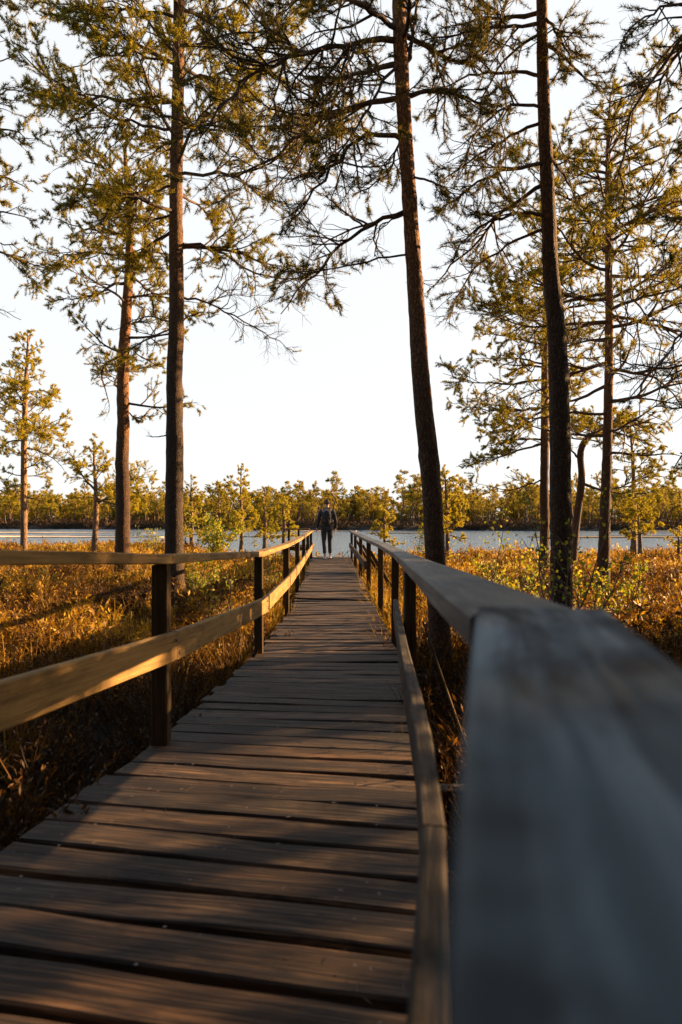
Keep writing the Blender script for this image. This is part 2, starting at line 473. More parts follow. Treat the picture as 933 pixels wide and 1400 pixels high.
def pine(label, trunk, z, limbs=(), auto=(), seed=1, group=None, barkm='bark', needm='needle', foot=None,
         d2=5.0, d3=9.0, tuft=3, K=16, nl=0.06, nw=0.006, bare=0.35, name='pine_tree', lean_z=0.0, leafy=1.0, top_r=0.02, l2max=1.3, smin=0.09, d2t=0.18, droop=0.02):
    """trunk: [(px, py, width_px)...] bottom to top at distance z; limbs: [(pixels, depth change, radius, foliage)]"""
    rg = rs(seed)
    K = int(K * 1.35); nw = nw * 1.35; d2 = d2 * 1.2; d3 = d3 * 1.1
    pts = [W(x, y, z) + np.array([0, lean_z * (710 - y) / F, 0]) for x, y, _ in trunk]
    rad = [w_ * z / F / 2 for _, _, w_ in trunk]
    base = pts[0]
    nring = 90 if z < 18 else 34
    P, L = resample(pts, nring)
    rr = np.interp(np.linspace(0, 1, nring), np.concatenate([[0], np.cumsum(np.linalg.norm(np.diff(np.array(pts), axis=0), axis=1))]) / L, rad)
    for _ in range(6):
        P[1:-1] = (P[:-2] + 2 * P[1:-1] + P[2:]) / 4
    rr[:4] *= np.array([1.35, 1.2, 1.1, 1.04])
    P[1:, 0] += np.interp(np.arange(nring - 1), np.arange(0, nring, 8), rg.normal(0, rad[0] * 0.06, len(range(0, nring, 8))))
    root = empty(name, tuple(base), label, 'tree', group)
    tb = MB()
    tubes(tb, P[None], rr[None], 18 if z < 18 else 8, 0.035 if z < 18 else 0.03, rg)
    tr = tb.build('trunk', M[barkm], root, loc=base)
    bb = MB(); nb = MB()
    cp, cl, cr, cf = [], [], [], []
    for pix, dz, r0, fol in limbs:
        k = len(pix)
        arr = []
        Ls = np.concatenate([[0], np.cumsum([math.hypot(pix[i + 1][0] - pix[i][0], pix[i + 1][1] - pix[i][1]) for i in range(k - 1)])])
        for i, (x, y) in enumerate(pix):
            arr.append(W(x, y, z + lean_z * (710 - y) / F + dz * Ls[i] / Ls[-1]))
        j = np.argmin(np.abs(P[:, 2] - arr[0][2])); arr[0] = P[j].copy()
        Q, ln = smoothpath(arr, 14, rg, 0.12)
        cp.append(Q); cl.append(ln); cr.append(np.linspace(r0, 0.005, 14) ** 1.0); cf.append(fol)
    for (h0, h1, nb_, l0, l1, el0, el1, fol, trp) in auto:
        for i in range(nb_):
            u = (i + rg.uniform(0, 1)) / nb_
            hz = base[2] + h0 + (h1 - h0) * u
            j = np.argmin(np.abs(P[:, 2] - hz))
            az = i * 2.4 + rg.uniform(-0.5, 0.5)
            el = R(el0 + (el1 - el0) * u + rg.uniform(-8, 8))
            ln = (l0 + (l1 - l0) * u) * rg.uniform(0.7, 1.2)
            Q = grow(P[j][None], np.array([[math.cos(az) * math.cos(el), math.sin(az) * math.cos(el), math.sin(el)]]), np.array([ln]), 14, 0.11, trp, rg)[0]
            r0 = min(rr[j] * 0.5, 0.012 + 0.011 * ln)
            cp.append(Q); cl.append(ln); cr.append(np.linspace(r0, 0.004, 14)); cf.append(fol)
    cp = np.array(cp); cl = np.array(cl); cr = np.array(cr); cf = np.array(cf)
    tubes(bb, cp, cr, 6, 0.06, rg)
    p2, l2, r2 = spawn(cp, cl, cr, d2, d2t, (30, 70), (0.18, 0.5), 7, 0.2, droop, rg, 0.12, l2max)
    idx_fol = np.repeat(0, len(l2))
    # foliage share of every level-2 branch: taken from the nearest limb
    cnts = None
    rad2 = np.linspace(1, 0.35, 7)[None] * np.clip(r2, 0.0035, 0.02)[:, None]
    tubes(bb, p2, rad2, 4)
    near = np.array([np.argmin(np.min(np.sum((cp[:, ::3] - q[0]) ** 2, -1), 1)) for q in p2])
    f2 = cf[near]
    p3, l3, r3 = spawn(p2, l2, rad2, d3, 0.2, (25, 65), (0.25, 0.6), 4, 0.22, 0.05, rg, smin, 0.5, 0.8)
    rad3 = np.linspace(1, 0.5, 4)[None] * np.clip(r3, 0.0022, 0.008)[:, None]
    tubes(bb, p3, rad3, 3)
    near3 = np.array([0] * len(l3)) if len(p2) == 0 else None
    # map children to parents by nearest start
    # (parents repeat in order, so rebuild the map from positions in chunks)
    f3 = np.empty(len(l3))
    for a in range(0, len(l3), 400):
        s_ = p3[a:a + 400, 0]
        dd = ((s_[:, None, :] - p2[None, :, 3, :]) ** 2).sum(-1)
        f3[a:a + 400] = f2[np.argmin(dd, 1)]
    keep = rg.uniform(0, 1, len(l3)) < f3 * leafy
    q3 = p3[keep]
    if len(q3):
        cen = []; tan = []
        for t_ in np.linspace(1.0, 0.35, tuft):
            f = t_ * 3; i0 = min(int(f), 2); fr = f - i0
            cen.append(q3[:, i0] * (1 - fr) + q3[:, i0 + 1] * fr)
            tan.append(unit(q3[:, i0 + 1] - q3[:, i0]))
        needles(nb, np.concatenate(cen), np.concatenate(tan), K, nl, nw, rg)
    k2 = rg.uniform(0, 1, len(l2)) < f2 * leafy
    if k2.any():
        q2 = p2[k2]
        needles(nb, np.concatenate([q2[:, -1], q2[:, -2]]), np.tile(unit(q2[:, -1] - q2[:, -2]), (2, 1)), K, nl, nw, rg)
    bb.build('branches', M['branch'], root, loc=base)
    if nb.n: nb.build('crown', M[needm], root, smooth=False, loc=base)
    return root

# ------------------------------------------------------------------ the setting: ground, lake
def interp(z, tab):
    return np.interp(z, [a for a, _ in tab], [b for _, b in tab])

XL = [(-3, -1.93), (0, -1.40), (2.1, -1.05), (3.4, -.885), (6.3, -.742), (9.35, -.655), (13.6, -.71), (20.2, -.88), (22, -.93)]
XR = [(-3, -.65), (0, -.06), (.97, .12), (2.12, .25), (3.64, .345), (6.05, .50), (9, .47), (12, .42), (14.8, .375), (17.7, .32), (22, .26)]
DROP = [(-3, .93), (0, .98), (2, 1.03), (3.4, 1.10), (6.1, 1.21), (9, 1.23), (13, 1.2), (22, 1.17)]
TILT = [(2.4, 11.5), (3.4, 8), (4.5, 5), (5.7, 3.2), (5.85, 0.6), (30, 0.0)]

def shore(x):
    return 27.5 + 1.2 * np.sin(x * 0.5) + 11 * np.clip((-x - 3.5) / 6, 0, 1) + 2.5 * np.clip((x - 4) / 4, 0, 1) - 2.2 * np.exp(-((x + .3) / 2.2) ** 2)

def gheight(x, y):
    h = GZ + 0.07 * np.sin(x * 1.7 + y * 0.6) * np.cos(y * 1.1 - x * 0.4) + 0.05 * np.sin(x * 4.1) * np.sin(y * 3.3)
    s = shore(x)
    h = np.where(y > s - 2, h + (0.15 - h) * np.clip((y - s + 2) / 3.0, 0, 1), h)
    far = 99.5 + 1.5 * np.sin(x * 0.13) + 0.8 * np.sin(x * 0.41) + np.clip((-x) * 0.25, -4, 20)
    fb = 0.15 + 0.7 * np.clip((y - far) / 2.5, 0, 1) + 0.9 * np.clip((y - far - 2) / 25, 0, 1)
    h = np.where(y > 60, fb, h)
    # hollow under the boardwalk
    under = np.exp(-((x - np.interp(y, [-3, 0, 3, 9, 22], [-1.2, -.7, -.3, -.1, -.3])) / 1.0) ** 2) * (y < 24)
    return h - 0.12 * under * np.clip((24 - y) / 4, 0, 1)

def sheet(name, xs, ys, zf, m):
    X, Y = np.meshgrid(xs, ys)
    mb = MB()
    nx, ny = len(xs), len(ys)
    i = np.arange(ny - 1)[:, None]; j = np.arange(nx - 1)[None]
    q = np.stack([i * nx + j, i * nx + j + 1, (i + 1) * nx + j + 1, (i + 1) * nx + j], -1).reshape(-1, 4)
    mb.add(np.stack([X, Y, zf(X, Y)], -1), q=q)
    return mb.build(name, m)

xs = np.concatenate([[-2500, -900, -400, -200, -120], np.arange(-80, -24, 3), np.arange(-24, 24, 0.4), np.arange(24, 80, 3), [80, 120, 200, 400, 900, 2500]])
ys = np.concatenate([[-600, -150, -50, -20, -8], np.arange(-5, 44, 0.4), np.arange(44, 95, 4), np.arange(95, 112, 0.6), [116, 122, 130, 140, 180, 300, 700, 2500]])
tag(sheet('ground', xs, ys, gheight, M['ground']), kind='structure')
tag(sheet('lake_water', np.array([-260., 260.]), np.array([20., 128.]), lambda x, y: np.full_like(x, WZ), M['water']), kind='structure')

def bar(name, pts, m, label):
    """a low spit of mud or pale ice lying in the lake"""
    mb = MB()
    P = np.array(pts, float)
    n = len(P)
    c = P.mean(0)
    top = np.column_stack([P, np.full(n, WZ + 0.07)])
    bot = np.column_stack([c + (P - c) * 1.02, np.full(n, WZ - 0.1)])
    mid = np.array([[c[0], c[1], WZ + 0.1]])
    q = [[i, (i + 1) % n, n + (i + 1) % n, n + i] for i in range(n)]
    t = [[i, (i + 1) % n, 2 * n] for i in range(n)]
    mb.add(np.concatenate([top, bot, mid]), q=q, t=t)
    o = mb.build(name, m)
    return tag(o, kind='structure')
def blob(x0, x1, yc, h, seed):
    rg = rs(seed)
    n = 44; a = np.linspace(0, 2 * math.pi, n, endpoint=False)
    r_ = 1 + 0.16 * np.sin(3 * a + seed) + 0.1 * np.sin(7 * a + seed * 2) + rg.normal(0, 0.04, n)
    return np.column_stack([(x0 + x1) / 2 + (x1 - x0) / 2 * np.cos(a) * (1 + 0.02 * r_), yc + h * np.sin(a) * r_])
bar('mud_spit', blob(17, 46, 62, 3.0, 3), M['mud'], '')
bar('mud_spit', blob(3, 13, 80, 1.6, 5), M['mud'], '')
bar('sand_spit', blob(-34, -16, 63, 3.2, 8), M['ice'], '')
bar('sand_spit', blob(-46, -22, 82, 3.0, 9), M['ice'], '')
bar('sand_spit', blob(-12, 2, 94, 1.2, 2), M['ice'], '')

# ------------------------------------------------------------------ boardwalk
bw = empty('boardwalk', (-.3, 10, 0.8), 'weathered grey plank boardwalk curving through the bog to the lake', 'boardwalk')
bw_loc = np.array([-.3, 10, 0.8])
mb = MB()
rg = rs(5)
zc = -2.6; k = 0
while zc < 21.8:
    a = R(float(interp(zc, TILT)))
    pitch = 0.174 if zc < 5.8 else 0.192
    if k and abs(zc - 5.8) < 0.1 and prev < 5.78:
        pass
    xc = (interp(zc, XL) + interp(zc, XR)) / 2
    al = a + R(rg.normal(0, 0.35))
    if 10.3 < zc < 11.5:
        al = R(rg.choice([-1, 1]) * rg.uniform(1.0, 4.0))
    ends = []
    for tab, sg in ((XL, 1), (XR, 1)):
        x = interp(zc, tab)
        for _ in range(4):
            z_ = zc + (xc - x) * math.tan(al)
            x = interp(z_, tab)
        ends.append((x + rg.normal(0, 0.012) + (-0.03 if tab is XL else 0.03), z_))
    h = CH - interp(zc, DROP) + rg.normal(0, 0.0025)
    tl = rg.normal(0, 0.003)
    if 10.3 < zc < 11.5: h += rg.uniform(0, 0.02); tl = rg.normal(0, 0.018)
    wd = (0.146 if zc < 5.8 else 0.166) + rg.normal(0, 0.003)
    p0 = np.array([ends[0][0], ends[0][1], h - 0.02 + tl]); p1 = np.array([ends[1][0], ends[1][1], h - 0.02 - tl])
    n_ = 6
    P = np.array([p0 + (p1 - p0) * t for t in np.linspace(0, 1, n_)])
    P[:, 2] += rg.normal(0, 0.0015, n_); P[:, 1] += rg.normal(0, 0.0025, n_)
    board(mb, P, wd, 0.038, ch=0.006, seed=k, jit=0.0012, roll=rg.normal(0, 0.008))
    prev = zc
    nxt = zc + pitch / math.cos(a) * rg.uniform(0.99, 1.02)
    if zc < 5.75 <= nxt: nxt += 0.05
    zc = nxt; k += 1
deck = mb.build('deck', M['deck'], bw, smooth=False, loc=bw_loc)
jb = MB()
for off in (0.12, 0.5, 0.88):
    Z = np.linspace(-2.6, 21.7, 40)
    x = interp(Z, XL) * (1 - off) + interp(Z, XR) * off
    board(jb, np.column_stack([x, Z, CH - interp(Z, DROP) - 0.105]), 0.05, 0.12, seed=int(off * 10))
jb.build('joist', M['joist'], bw, smooth=False, loc=bw_loc)
for i, Z in enumerate((0.6, 3.3, 6.2, 9.2, 12.1, 15, 18, 21.2)):
    cb = MB()
    zz = CH - interp(Z, DROP) - 0.215
    board(cb, [(interp(Z, XL) - .28, Z + .02, zz), (interp(Z, XR) + .38, Z - .02, zz)], 0.09, 0.09, seed=i + 70)
    for s_ in (0.08, 0.92):
        x = interp(Z, XL) * (1 - s_) + interp(Z, XR) * s_
        board(cb, [(x, Z + 0.095, zz + 0.04), (x, Z + 0.095, -0.4)], 0.09, 0.09, up=(0, 1, 0), seed=i + 90)
    cb.build('cross_beam', M['joist'], bw, smooth=False, loc=bw_loc)
nm = MB()
rg = rs(9)
# nail heads near the plank ends
zc = -2.0
for q_ in range(110):
    zc = -2.0 + q_ * 0.198
    if zc > 21: break
    for off in (0.12, 0.5, 0.88):
        x = interp(zc, XL) * (1 - off) + interp(zc, XR) * off + rg.normal(0, 0.008)
        z_ = zc + rg.normal(0, 0.02)
        a = np.linspace(0, 2 * math.pi, 8, endpoint=False)
        hh = CH - interp(zc, DROP) + 0.003
        V = np.concatenate([np.column_stack([x + 0.005 * np.cos(a), z_ + 0.005 * np.sin(a), np.full(8, hh)]), [[x, z_, hh + 0.001]]])
        nm.add(V, t=[[i, (i + 1) % 8, 8] for i in range(8)])
nm.build('nails', M['nail'], bw, loc=bw_loc)['kind'] = 'stuff'

lm = MB(); rg = rs(14)
for q_ in range(900):
    z_ = rg.uniform(.9, 12); t_ = rg.uniform(0, 1) if rg.uniform() < .4 else rg.choice([rg.beta(1, 7), rg.beta(7, 1)])
    x = interp(z_, XL) * (1 - t_) + interp(z_, XR) * t_
    a_ = rg.uniform(0, 3.14); L_ = rg.uniform(.008, .03); w_ = .0009 if rg.uniform() < .85 else .006
    if w_ > .002: L_ = rg.uniform(.007, .013)
    h0 = CH - interp(z_, DROP) + .006
    d_ = np.array([math.cos(a_) * L_, math.sin(a_) * L_, 0]); n_ = np.array([-math.sin(a_) * w_, math.cos(a_) * w_, 0]); c_ = np.array([x, z_, h0])
    lm.add([c_ - d_, c_ - n_ + [0, 0, .002], c_ + d_, c_ + n_], q=[[0, 1, 2, 3]])
lit = lm.build('leaf_litter', M['birch_bark'], smooth=False)
tag(lit, 'fallen pine needles and leaf crumbs lying on the deck planks', 'leaf litter', None, 'stuff')

# ------------------------------------------------------------------ railings
def table_path(xt, dt, z0, z1, step=0.5):
    n_ = max(2, int((z1 - z0) / step) + 1)
    Z = np.linspace(z0, z1, n_)
    return np.column_stack([interp(Z, xt), Z, CH - interp(Z, dt)])

# left railing
LX = [(-2, -1.72), (2, -1.03), (3.4, -.875), (6.3, -.74), (9.2, -.72), (12.1, -.755), (15, -.80), (18, -.85), (21.4, -.905)]
LD = [(-2, -.10), (2, .085), (3.4, .172), (6.3, .29), (9, .315), (12, .33), (21.4, .335)]
LLD = [(-2, .30), (2, .463), (3.4, .55), (6.1, .70), (9, .72), (21.4, .72)]
lr = empty('wooden_railing', (-.85, 10, 0.6), 'low wooden railing along the left edge of the boardwalk with sunlit lower board', 'railing')
lloc = np.array([-.85, 10, 0.6])
js = [-1.6, 3.4, 6.3, 9.2, 12.1, 15, 18, 21.4]
for i in range(len(js) - 1):
    b1 = MB(); P = table_path(LX, LD, js[i] + 0.002, js[i + 1] - 0.002, 0.7); P[:, 2] -= 0.0235
    board(b1, P, 0.105, 0.047, seed=200 + i, jit=0.0008)
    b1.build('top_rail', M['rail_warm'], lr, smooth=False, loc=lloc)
    b2 = MB(); P = table_path(LX, LLD, js[i] + 0.002, js[i + 1] - 0.002, 0.7); P[:, 2] -= 0.07; P[:, 0] += 0.058
    board(b2, P, 0.036, 0.14, seed=230 + i, jit=0.0008)
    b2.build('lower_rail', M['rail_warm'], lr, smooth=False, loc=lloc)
for i, Z in enumerate((0.5, 3.4, 6.3, 9.2, 12.1, 15, 17.9, 20.8)):
    p = MB(); x = interp(Z, LX); top = CH - interp(Z, LD) - 0.049
    board(p, [(x - 0.005, Z, top), (x - 0.005, Z, top - .7), (x - .005, Z, 0.1)], 0.075, 0.09, up=(0, 1, 0), seed=260 + i, jit=0.0012)
    p.build('post', M['post'], lr, smooth=False, loc=lloc)
# short return of the railing at the lake end with a bench board
zr = 21.35
for nm_, z_, dr, wd, th in (('top_rail', zr, .30, 0.10, 0.045), ('bench_board', zr - .1, .80, 0.28, 0.045), ('lower_rail', zr + .05, .90, 0.03, 0.12)):
    b1 = MB(); board(b1, [(-1.70, z_, CH - dr), (-1.3, z_, CH - dr), (-.97, z_, CH - dr)], wd, th, seed=int(z_ * 10 + dr * 10))
    b1.build(nm_, M['rail_warm'], lr, smooth=False, loc=lloc)
for x in (-1.60, -1.30):
    b1 = MB(); board(b1, [(x, zr, CH - .325), (x, zr, 0.05)], 0.07, 0.07, up=(0, 1, 0), seed=int(-x * 100))
    b1.build('post', M['post'], lr, smooth=False, loc=lloc)

def bolt(parent, x, y, z, loc, sg):
    b_ = MB(); a = np.linspace(0, 2 * math.pi, 10, endpoint=False)
    V = [[x, y + .011 * math.cos(t), z + .011 * math.sin(t)] for t in a] + [[x + sg * .004, y + .010 * math.cos(t), z + .010 * math.sin(t)] for t in a] + [[x + sg * .007, y, z]]
    b_.add(np.array(V), q=[[i, (i + 1) % 10, 10 + (i + 1) % 10, 10 + i] for i in range(10)], t=[[10 + i, 10 + (i + 1) % 10, 20] for i in range(10)])
    b_.build('bolt', M['nail'], parent, loc=loc)
for Z in (3.4, 6.3, 9.2):
    for dz_ in (-.035, .035):
        bolt(lr, float(interp(Z, LX)) + .0765, Z + .03 - .06 * (dz_ > 0), CH - float(interp(Z, LLD)) - .07 + dz_, lloc, 1)
# right railing
RX = [(.82, .228), (6.1, .535), (9, .54), (12, .47), (14.8, .42), (17.7, .365), (21.3, .315)]
RD = [(.82, .113), (6.1, .297), (9, .315), (12, .33), (21.3, .335)]
RLX = [(-1, -.20), (1, .14), (1.86, .217), (3.1, .285), (6, .47), (12, .42), (21.3, .265)]
RLD = [(-1, .40), (1, .50), (1.86, .53), (3.1, .59), (6, .69), (9, .72), (21.3, .72)]
rr_ = empty('wooden_railing', (.4, 10, 0.6), 'dark weathered railing along the right edge of the boardwalk, blurred grey top board in front', 'railing')
rloc = np.array([.4, 10, 0.6])
b1 = MB()
h_ = CH - 0.1 - 0.0235
sx = 0.205
board(b1, [(-.009 + sx * t + .0745, t, h_) for t in np.linspace(-1.6, .79, 9)], 0.146, 0.047, seed=301, jit=0.0006, ch=0.006)
tag(b1.build('top_rail', M['rail_near'], rr_, smooth=False, loc=rloc), 'blurred grey board nearest the camera, sky blue tinted in')
rj = [.83, 6.1, 9, 11.9, 14.8, 17.7, 21.3]
for i in range(len(rj) - 1):
    b1 = MB(); P = table_path(RX, RD, rj[i] + 0.002, rj[i + 1] - 0.002, 0.6); P[:, 2] -= 0.0235
    board(b1, P, 0.146, 0.047, seed=310 + i, jit=0.0008, ch=0.006)
    b1.build('top_rail', M['rail_old'], rr_, smooth=False, loc=rloc)
for i, (a, c) in enumerate(((-1, 1.14), (1.145, 6.0), (11.95, 14.8), (14.805, 17.7), (17.705, 21.3))):
    b1 = MB(); P = table_path(RLX, RLD, a, c, 0.5); P[:, 2] -= 0.07
    board(b1, P, 0.040, 0.14, seed=330 + i, jit=0.0008)
    b1.build('lower_rail', M['rail_brown'], rr_, smooth=False, loc=rloc)
for i, Z in enumerate((4.4, 6.9, 9.35, 11.9, 14.8, 17.7, 20.9)):
    p = MB(); x = interp(Z, RX) - 0.0; top = CH - interp(Z, RD) - 0.049
    board(p, [(x, Z, top), (x, Z, top - .6), (x, Z, 0.1)], 0.072, 0.085, up=(0, 1, 0), seed=360 + i, jit=0.0012)
    p.build('post', M['post'], rr_, smooth=False, loc=rloc)
p = MB(); board(p, [(.17, .50, CH - .16), (.17, .50, 0.1)], 0.072, 0.085, up=(0, 1, 0), seed=371); p.build('post', M['post'], rr_, smooth=False, loc=rloc)
for i, (p0, p1) in enumerate((((.52, 4.40, 1.35), (.66, 2.7, .62)), ((.50, 11.95, 1.45), (1.15, 12.2, .35)), ((.46, 14.85, 1.45), (1.1, 15.1, .35)), ((.40, 17.75, 1.45), (1.05, 18, .3)))):
    b1 = MB(); board(b1, [p0, p1], 0.012 if i == 0 else 0.05, 0.012 if i == 0 else 0.05, seed=380 + i)
    b1.build('brace', M['post'], rr_, smooth=False, loc=rloc)

# ------------------------------------------------------------------ person at the lake end
def skin_mesh(name, verts, edges, radii, m, parent, sub=2, root=0):
    me = bpy.data.meshes.new(name)
    me.from_pydata(verts, edges, [])
    o = bpy.data.objects.new(name, me)
    S.collection.objects.link(o)
    sk = o.modifiers.new('skin', 'SKIN'); sk.use_smooth_shade = True
    for i, r_ in enumerate(radii):
        me.skin_vertices[0].data[i].radius = (r_ if isinstance(r_, tuple) else (r_, r_))
    me.skin_vertices[0].data[root].use_root = True
    sb = o.modifiers.new('sub', 'SUBSURF'); sb.levels = sub; sb.render_levels = sub
    dg = bpy.context.evaluated_depsgraph_get()
    me2 = bpy.data.meshes.new_from_object(o.evaluated_get(dg))
    o.modifiers.clear()
    o.data = me2; me2.name = name
    me2.materials.clear(); me2.materials.append(m)
    o.parent = parent
    return o

def person():
    dh = CH - 1.17
    px, py = -.42, 20.75
    root = empty('person', (px, py, dh), 'person in dark jacket and trousers standing at the lake end of the boardwalk', 'person')
    # local frame: x right, y forward (away from the camera), z up
    # legs: weight on the left, right foot a step ahead and out
    HL, HR = (-.09, 0, .92), (.09, .0, .92)
    KL, KR = (-.085, -.01, .49), (.085, .11, .50)
    AL, AR = (-.065, -.10, .09), (.085, .16, .09)
    V = [(0, 0, .95), (0, 0.0, 1.10), (0, .0, 1.28), (0, -.01, 1.42), (0, .0, 1.50), (.004, .02, 1.575), (.008, .035, 1.66), (.010, .03, 1.72)]
    Rr = [(.13, .10), (.12, .09), (.145, .10), (.12, .085), (.05, .05), (.062, .07), (.078, .092), (.055, .065)]
    E = [(0, 1), (1, 2), (2, 3), (3, 4), (4, 5), (5, 6), (6, 7)]
    def chain(start, pts, rad):
        p = start
        for q, r_ in zip(pts, rad):
            V.append(q); Rr.append(r_); E.append((p, len(V) - 1)); p = len(V) - 1
        return p
    chain(0, [HL, KL, (-.075, -.05, .30), AL], [.085, .055, .05, .035])
    chain(0, [HR, KR, (.085, .135, .30), AR], [.085, .055, .05, .035])
    wl = chain(3, [(-.17, 0, 1.40), (-.245, -.04, 1.13), (-.30, .03, .92), (-.31, .05, .85)], [.05, .04, .028, (.036, .018)])
    wr = chain(3, [(.17, 0, 1.40), (.24, -.01, 1.13), (.25, .06, .90), (.25, .08, .83)], [.05, .04, .028, (.036, .018)])
    for wv, sx_ in ((wl, -1), (wr, 1)):
        bx, by, bz = V[wv]
        for f, (dy, ln) in enumerate(((.030, .072), (.010, .080), (-.010, .075), (-.028, .060))):
            chain(wv, [(bx, by + dy, bz - .035), (bx - sx_ * .008, by + dy + .003, bz - .035 - ln * .55), (bx - sx_ * .022, by + dy + .004, bz - .035 - ln)], [.009, .008, .006])
        chain(wv, [(bx - sx_ * .006, by + .045, bz + .005), (bx - sx_ * .012, by + .058, bz - .035)], [.011, .008])
    body = skin_mesh('body', V, E, Rr, M['skin'], root)
    # face (looks out over the lake), ears
    f = MB()
    def ball(mb, c, r3, n=10):
        a = np.linspace(0, 2 * math.pi, n, endpoint=False); ph = np.linspace(-math.pi / 2, math.pi / 2, 7)
        Vv = np.array([[c[0] + r3[0] * math.cos(p_) * math.cos(t), c[1] + r3[1] * math.cos(p_) * math.sin(t), c[2] + r3[2] * math.sin(p_)] for p_ in ph for t in a])
        q = [[i * n + j, i * n + (j + 1) % n, (i + 1) * n + (j + 1) % n, (i + 1) * n + j] for i in range(6) for j in range(n)]
        mb.add(Vv, q=q)
    for nm3, mm, c3, r3 in (('nose', 'skin', (0, .125, 1.645), (.014, .02, .026)), ('ear', 'skin', (-.078, .03, 1.645), (.009, .02, .03)), ('ear', 'skin', (.078, .03, 1.645), (.009, .02, .03)),
                            ('eye', 'bag', (-.03, .115, 1.668), (.012, .008, .006)), ('eye', 'bag', (.03, .115, 1.668), (.012, .008, .006)), ('mouth', 'bag', (0, .118, 1.60), (.024, .006, .005))):
        f = MB(); ball(f, c3, r3); f.build(nm3, M[mm], root)
    h = MB(); rg = rs(4)
    a = np.linspace(0, 2 * math.pi, 24, endpoint=False); ph = np.linspace(-0.55, math.pi / 2, 12)
    Vv = []
    for p_ in ph:
        for t in a:
            k_ = 1 + rg.normal(0, 0.035)
            front = max(0, math.sin(t)) * (0.55 if p_ < 0.6 else 0)
            Vv.append([.088 * k_ * math.cos(p_) * math.cos(t), .022 + .105 * k_ * math.cos(p_) * math.sin(t) * (1 - front), 1.672 + .105 * k_ * math.sin(p_)])
    q = [[i * 24 + j, i * 24 + (j + 1) % 24, (i + 1) * 24 + (j + 1) % 24, (i + 1) * 24 + j] for i in range(11) for j in range(24)]
    h.add(np.array(Vv), q=q); h.build('hair', M['hair'], root)
    # trousers, jacket, shoes
    skin_mesh('trousers', [(0, 0, .97), (-.09, 0, .90), (-.09, -.005, .68), (-.085, -.01, .49), (-.072, -.055, .28), (-.066, -.09, .13), (.09, 0, .90), (.09, .055, .68), (.085, .11, .50), (.085, .135, .28), (.086, .155, .13)],
              [(0, 1), (1, 2), (2, 3), (3, 4), (4, 5), (0, 6), (6, 7), (7, 8), (8, 9), (9, 10)], [(.15, .11), .105, .09, .07, .06, .055, .105, .09, .07, .06, .055], M['trousers'], root)
    JV = [(0, 0, .90), (0, 0, 1.05), (0, -.01, 1.25), (0, -.01, 1.40), (0, .0, 1.475), (0, .01, 1.53),
          (-.175, 0, 1.415), (-.225, -.02, 1.27), (-.255, -.04, 1.13), (-.285, .0, 1.0), (-.305, .03, .91),
          (.175, 0, 1.415), (.225, -.01, 1.27), (.262, -.02, 1.13), (.262, .03, 1.0), (.257, .06, .89)]
    JE = [(0, 1), (1, 2), (2, 3), (3, 4), (4, 5), (3, 6), (6, 7), (7, 8), (8, 9), (9, 10), (3, 11), (11, 12), (12, 13), (13, 14), (14, 15)]
    JR = [(.175, .125), (.165, .12), (.18, .125), (.14, .11), (.085, .075), (.072, .07), .075, .066, .06, .052, .048, .075, .066, .06, .052, .048]
    skin_mesh('jacket', JV, JE, JR, M['jacket'], root)
    for (ax, ay, az) in (AL, AR):
        s1 = skin_mesh('shoe', [(ax, ay - .06, .05), (ax, ay + .04, .055), (ax * 1.1, ay + .15, .04), (ax, ay - .02, .10)], [(0, 1), (1, 2), (1, 3)], [(.042, .045), (.048, .045), (.040, .032), (.04, .04)], M['shoe'], root, 2, 1)
        so = MB(); board(so, [(ax, ay - .10, .016), (ax, ay + .04, .014), (ax * 1.1, ay + .185, .016)], 0.088, 0.03, ch=.008); so.uv_q = []
        so.build('sole', M['sole'], s1)
    bp = empty('backpack', (px, py - .16, dh + .98), 'slim black backpack worn on the back of the standing person', 'backpack')
    o = skin_mesh('bag_body', [(0, -.02, .03), (0, -.035, .16), (0, -.035, .33), (0, -.015, .46)], [(0, 1), (1, 2), (2, 3)], [(.13, .07), (.145, .095), (.14, .09), (.10, .05)], M['bag'], bp)
    o = skin_mesh('pocket', [(0, -.125, .06), (0, -.125, .2)], [(0, 1)], [(.09, .03), (.09, .03)], M['bag'], bp)
    for sx_ in (-1, 1):
        st = MB(); tubes(st, np.array([[(sx_ * .08, .0, .47), (sx_ * .10, .08, .53), (sx_ * .11, .19, .53), (sx_ * .115, .29, .42), (sx_ * .13, .30, .25), (sx_ * .165, .2, .12), (sx_ * .13, .04, .08)]]), np.full((1, 7), .016), 6)
        st.build('strap', M['bag'], bp)
person()

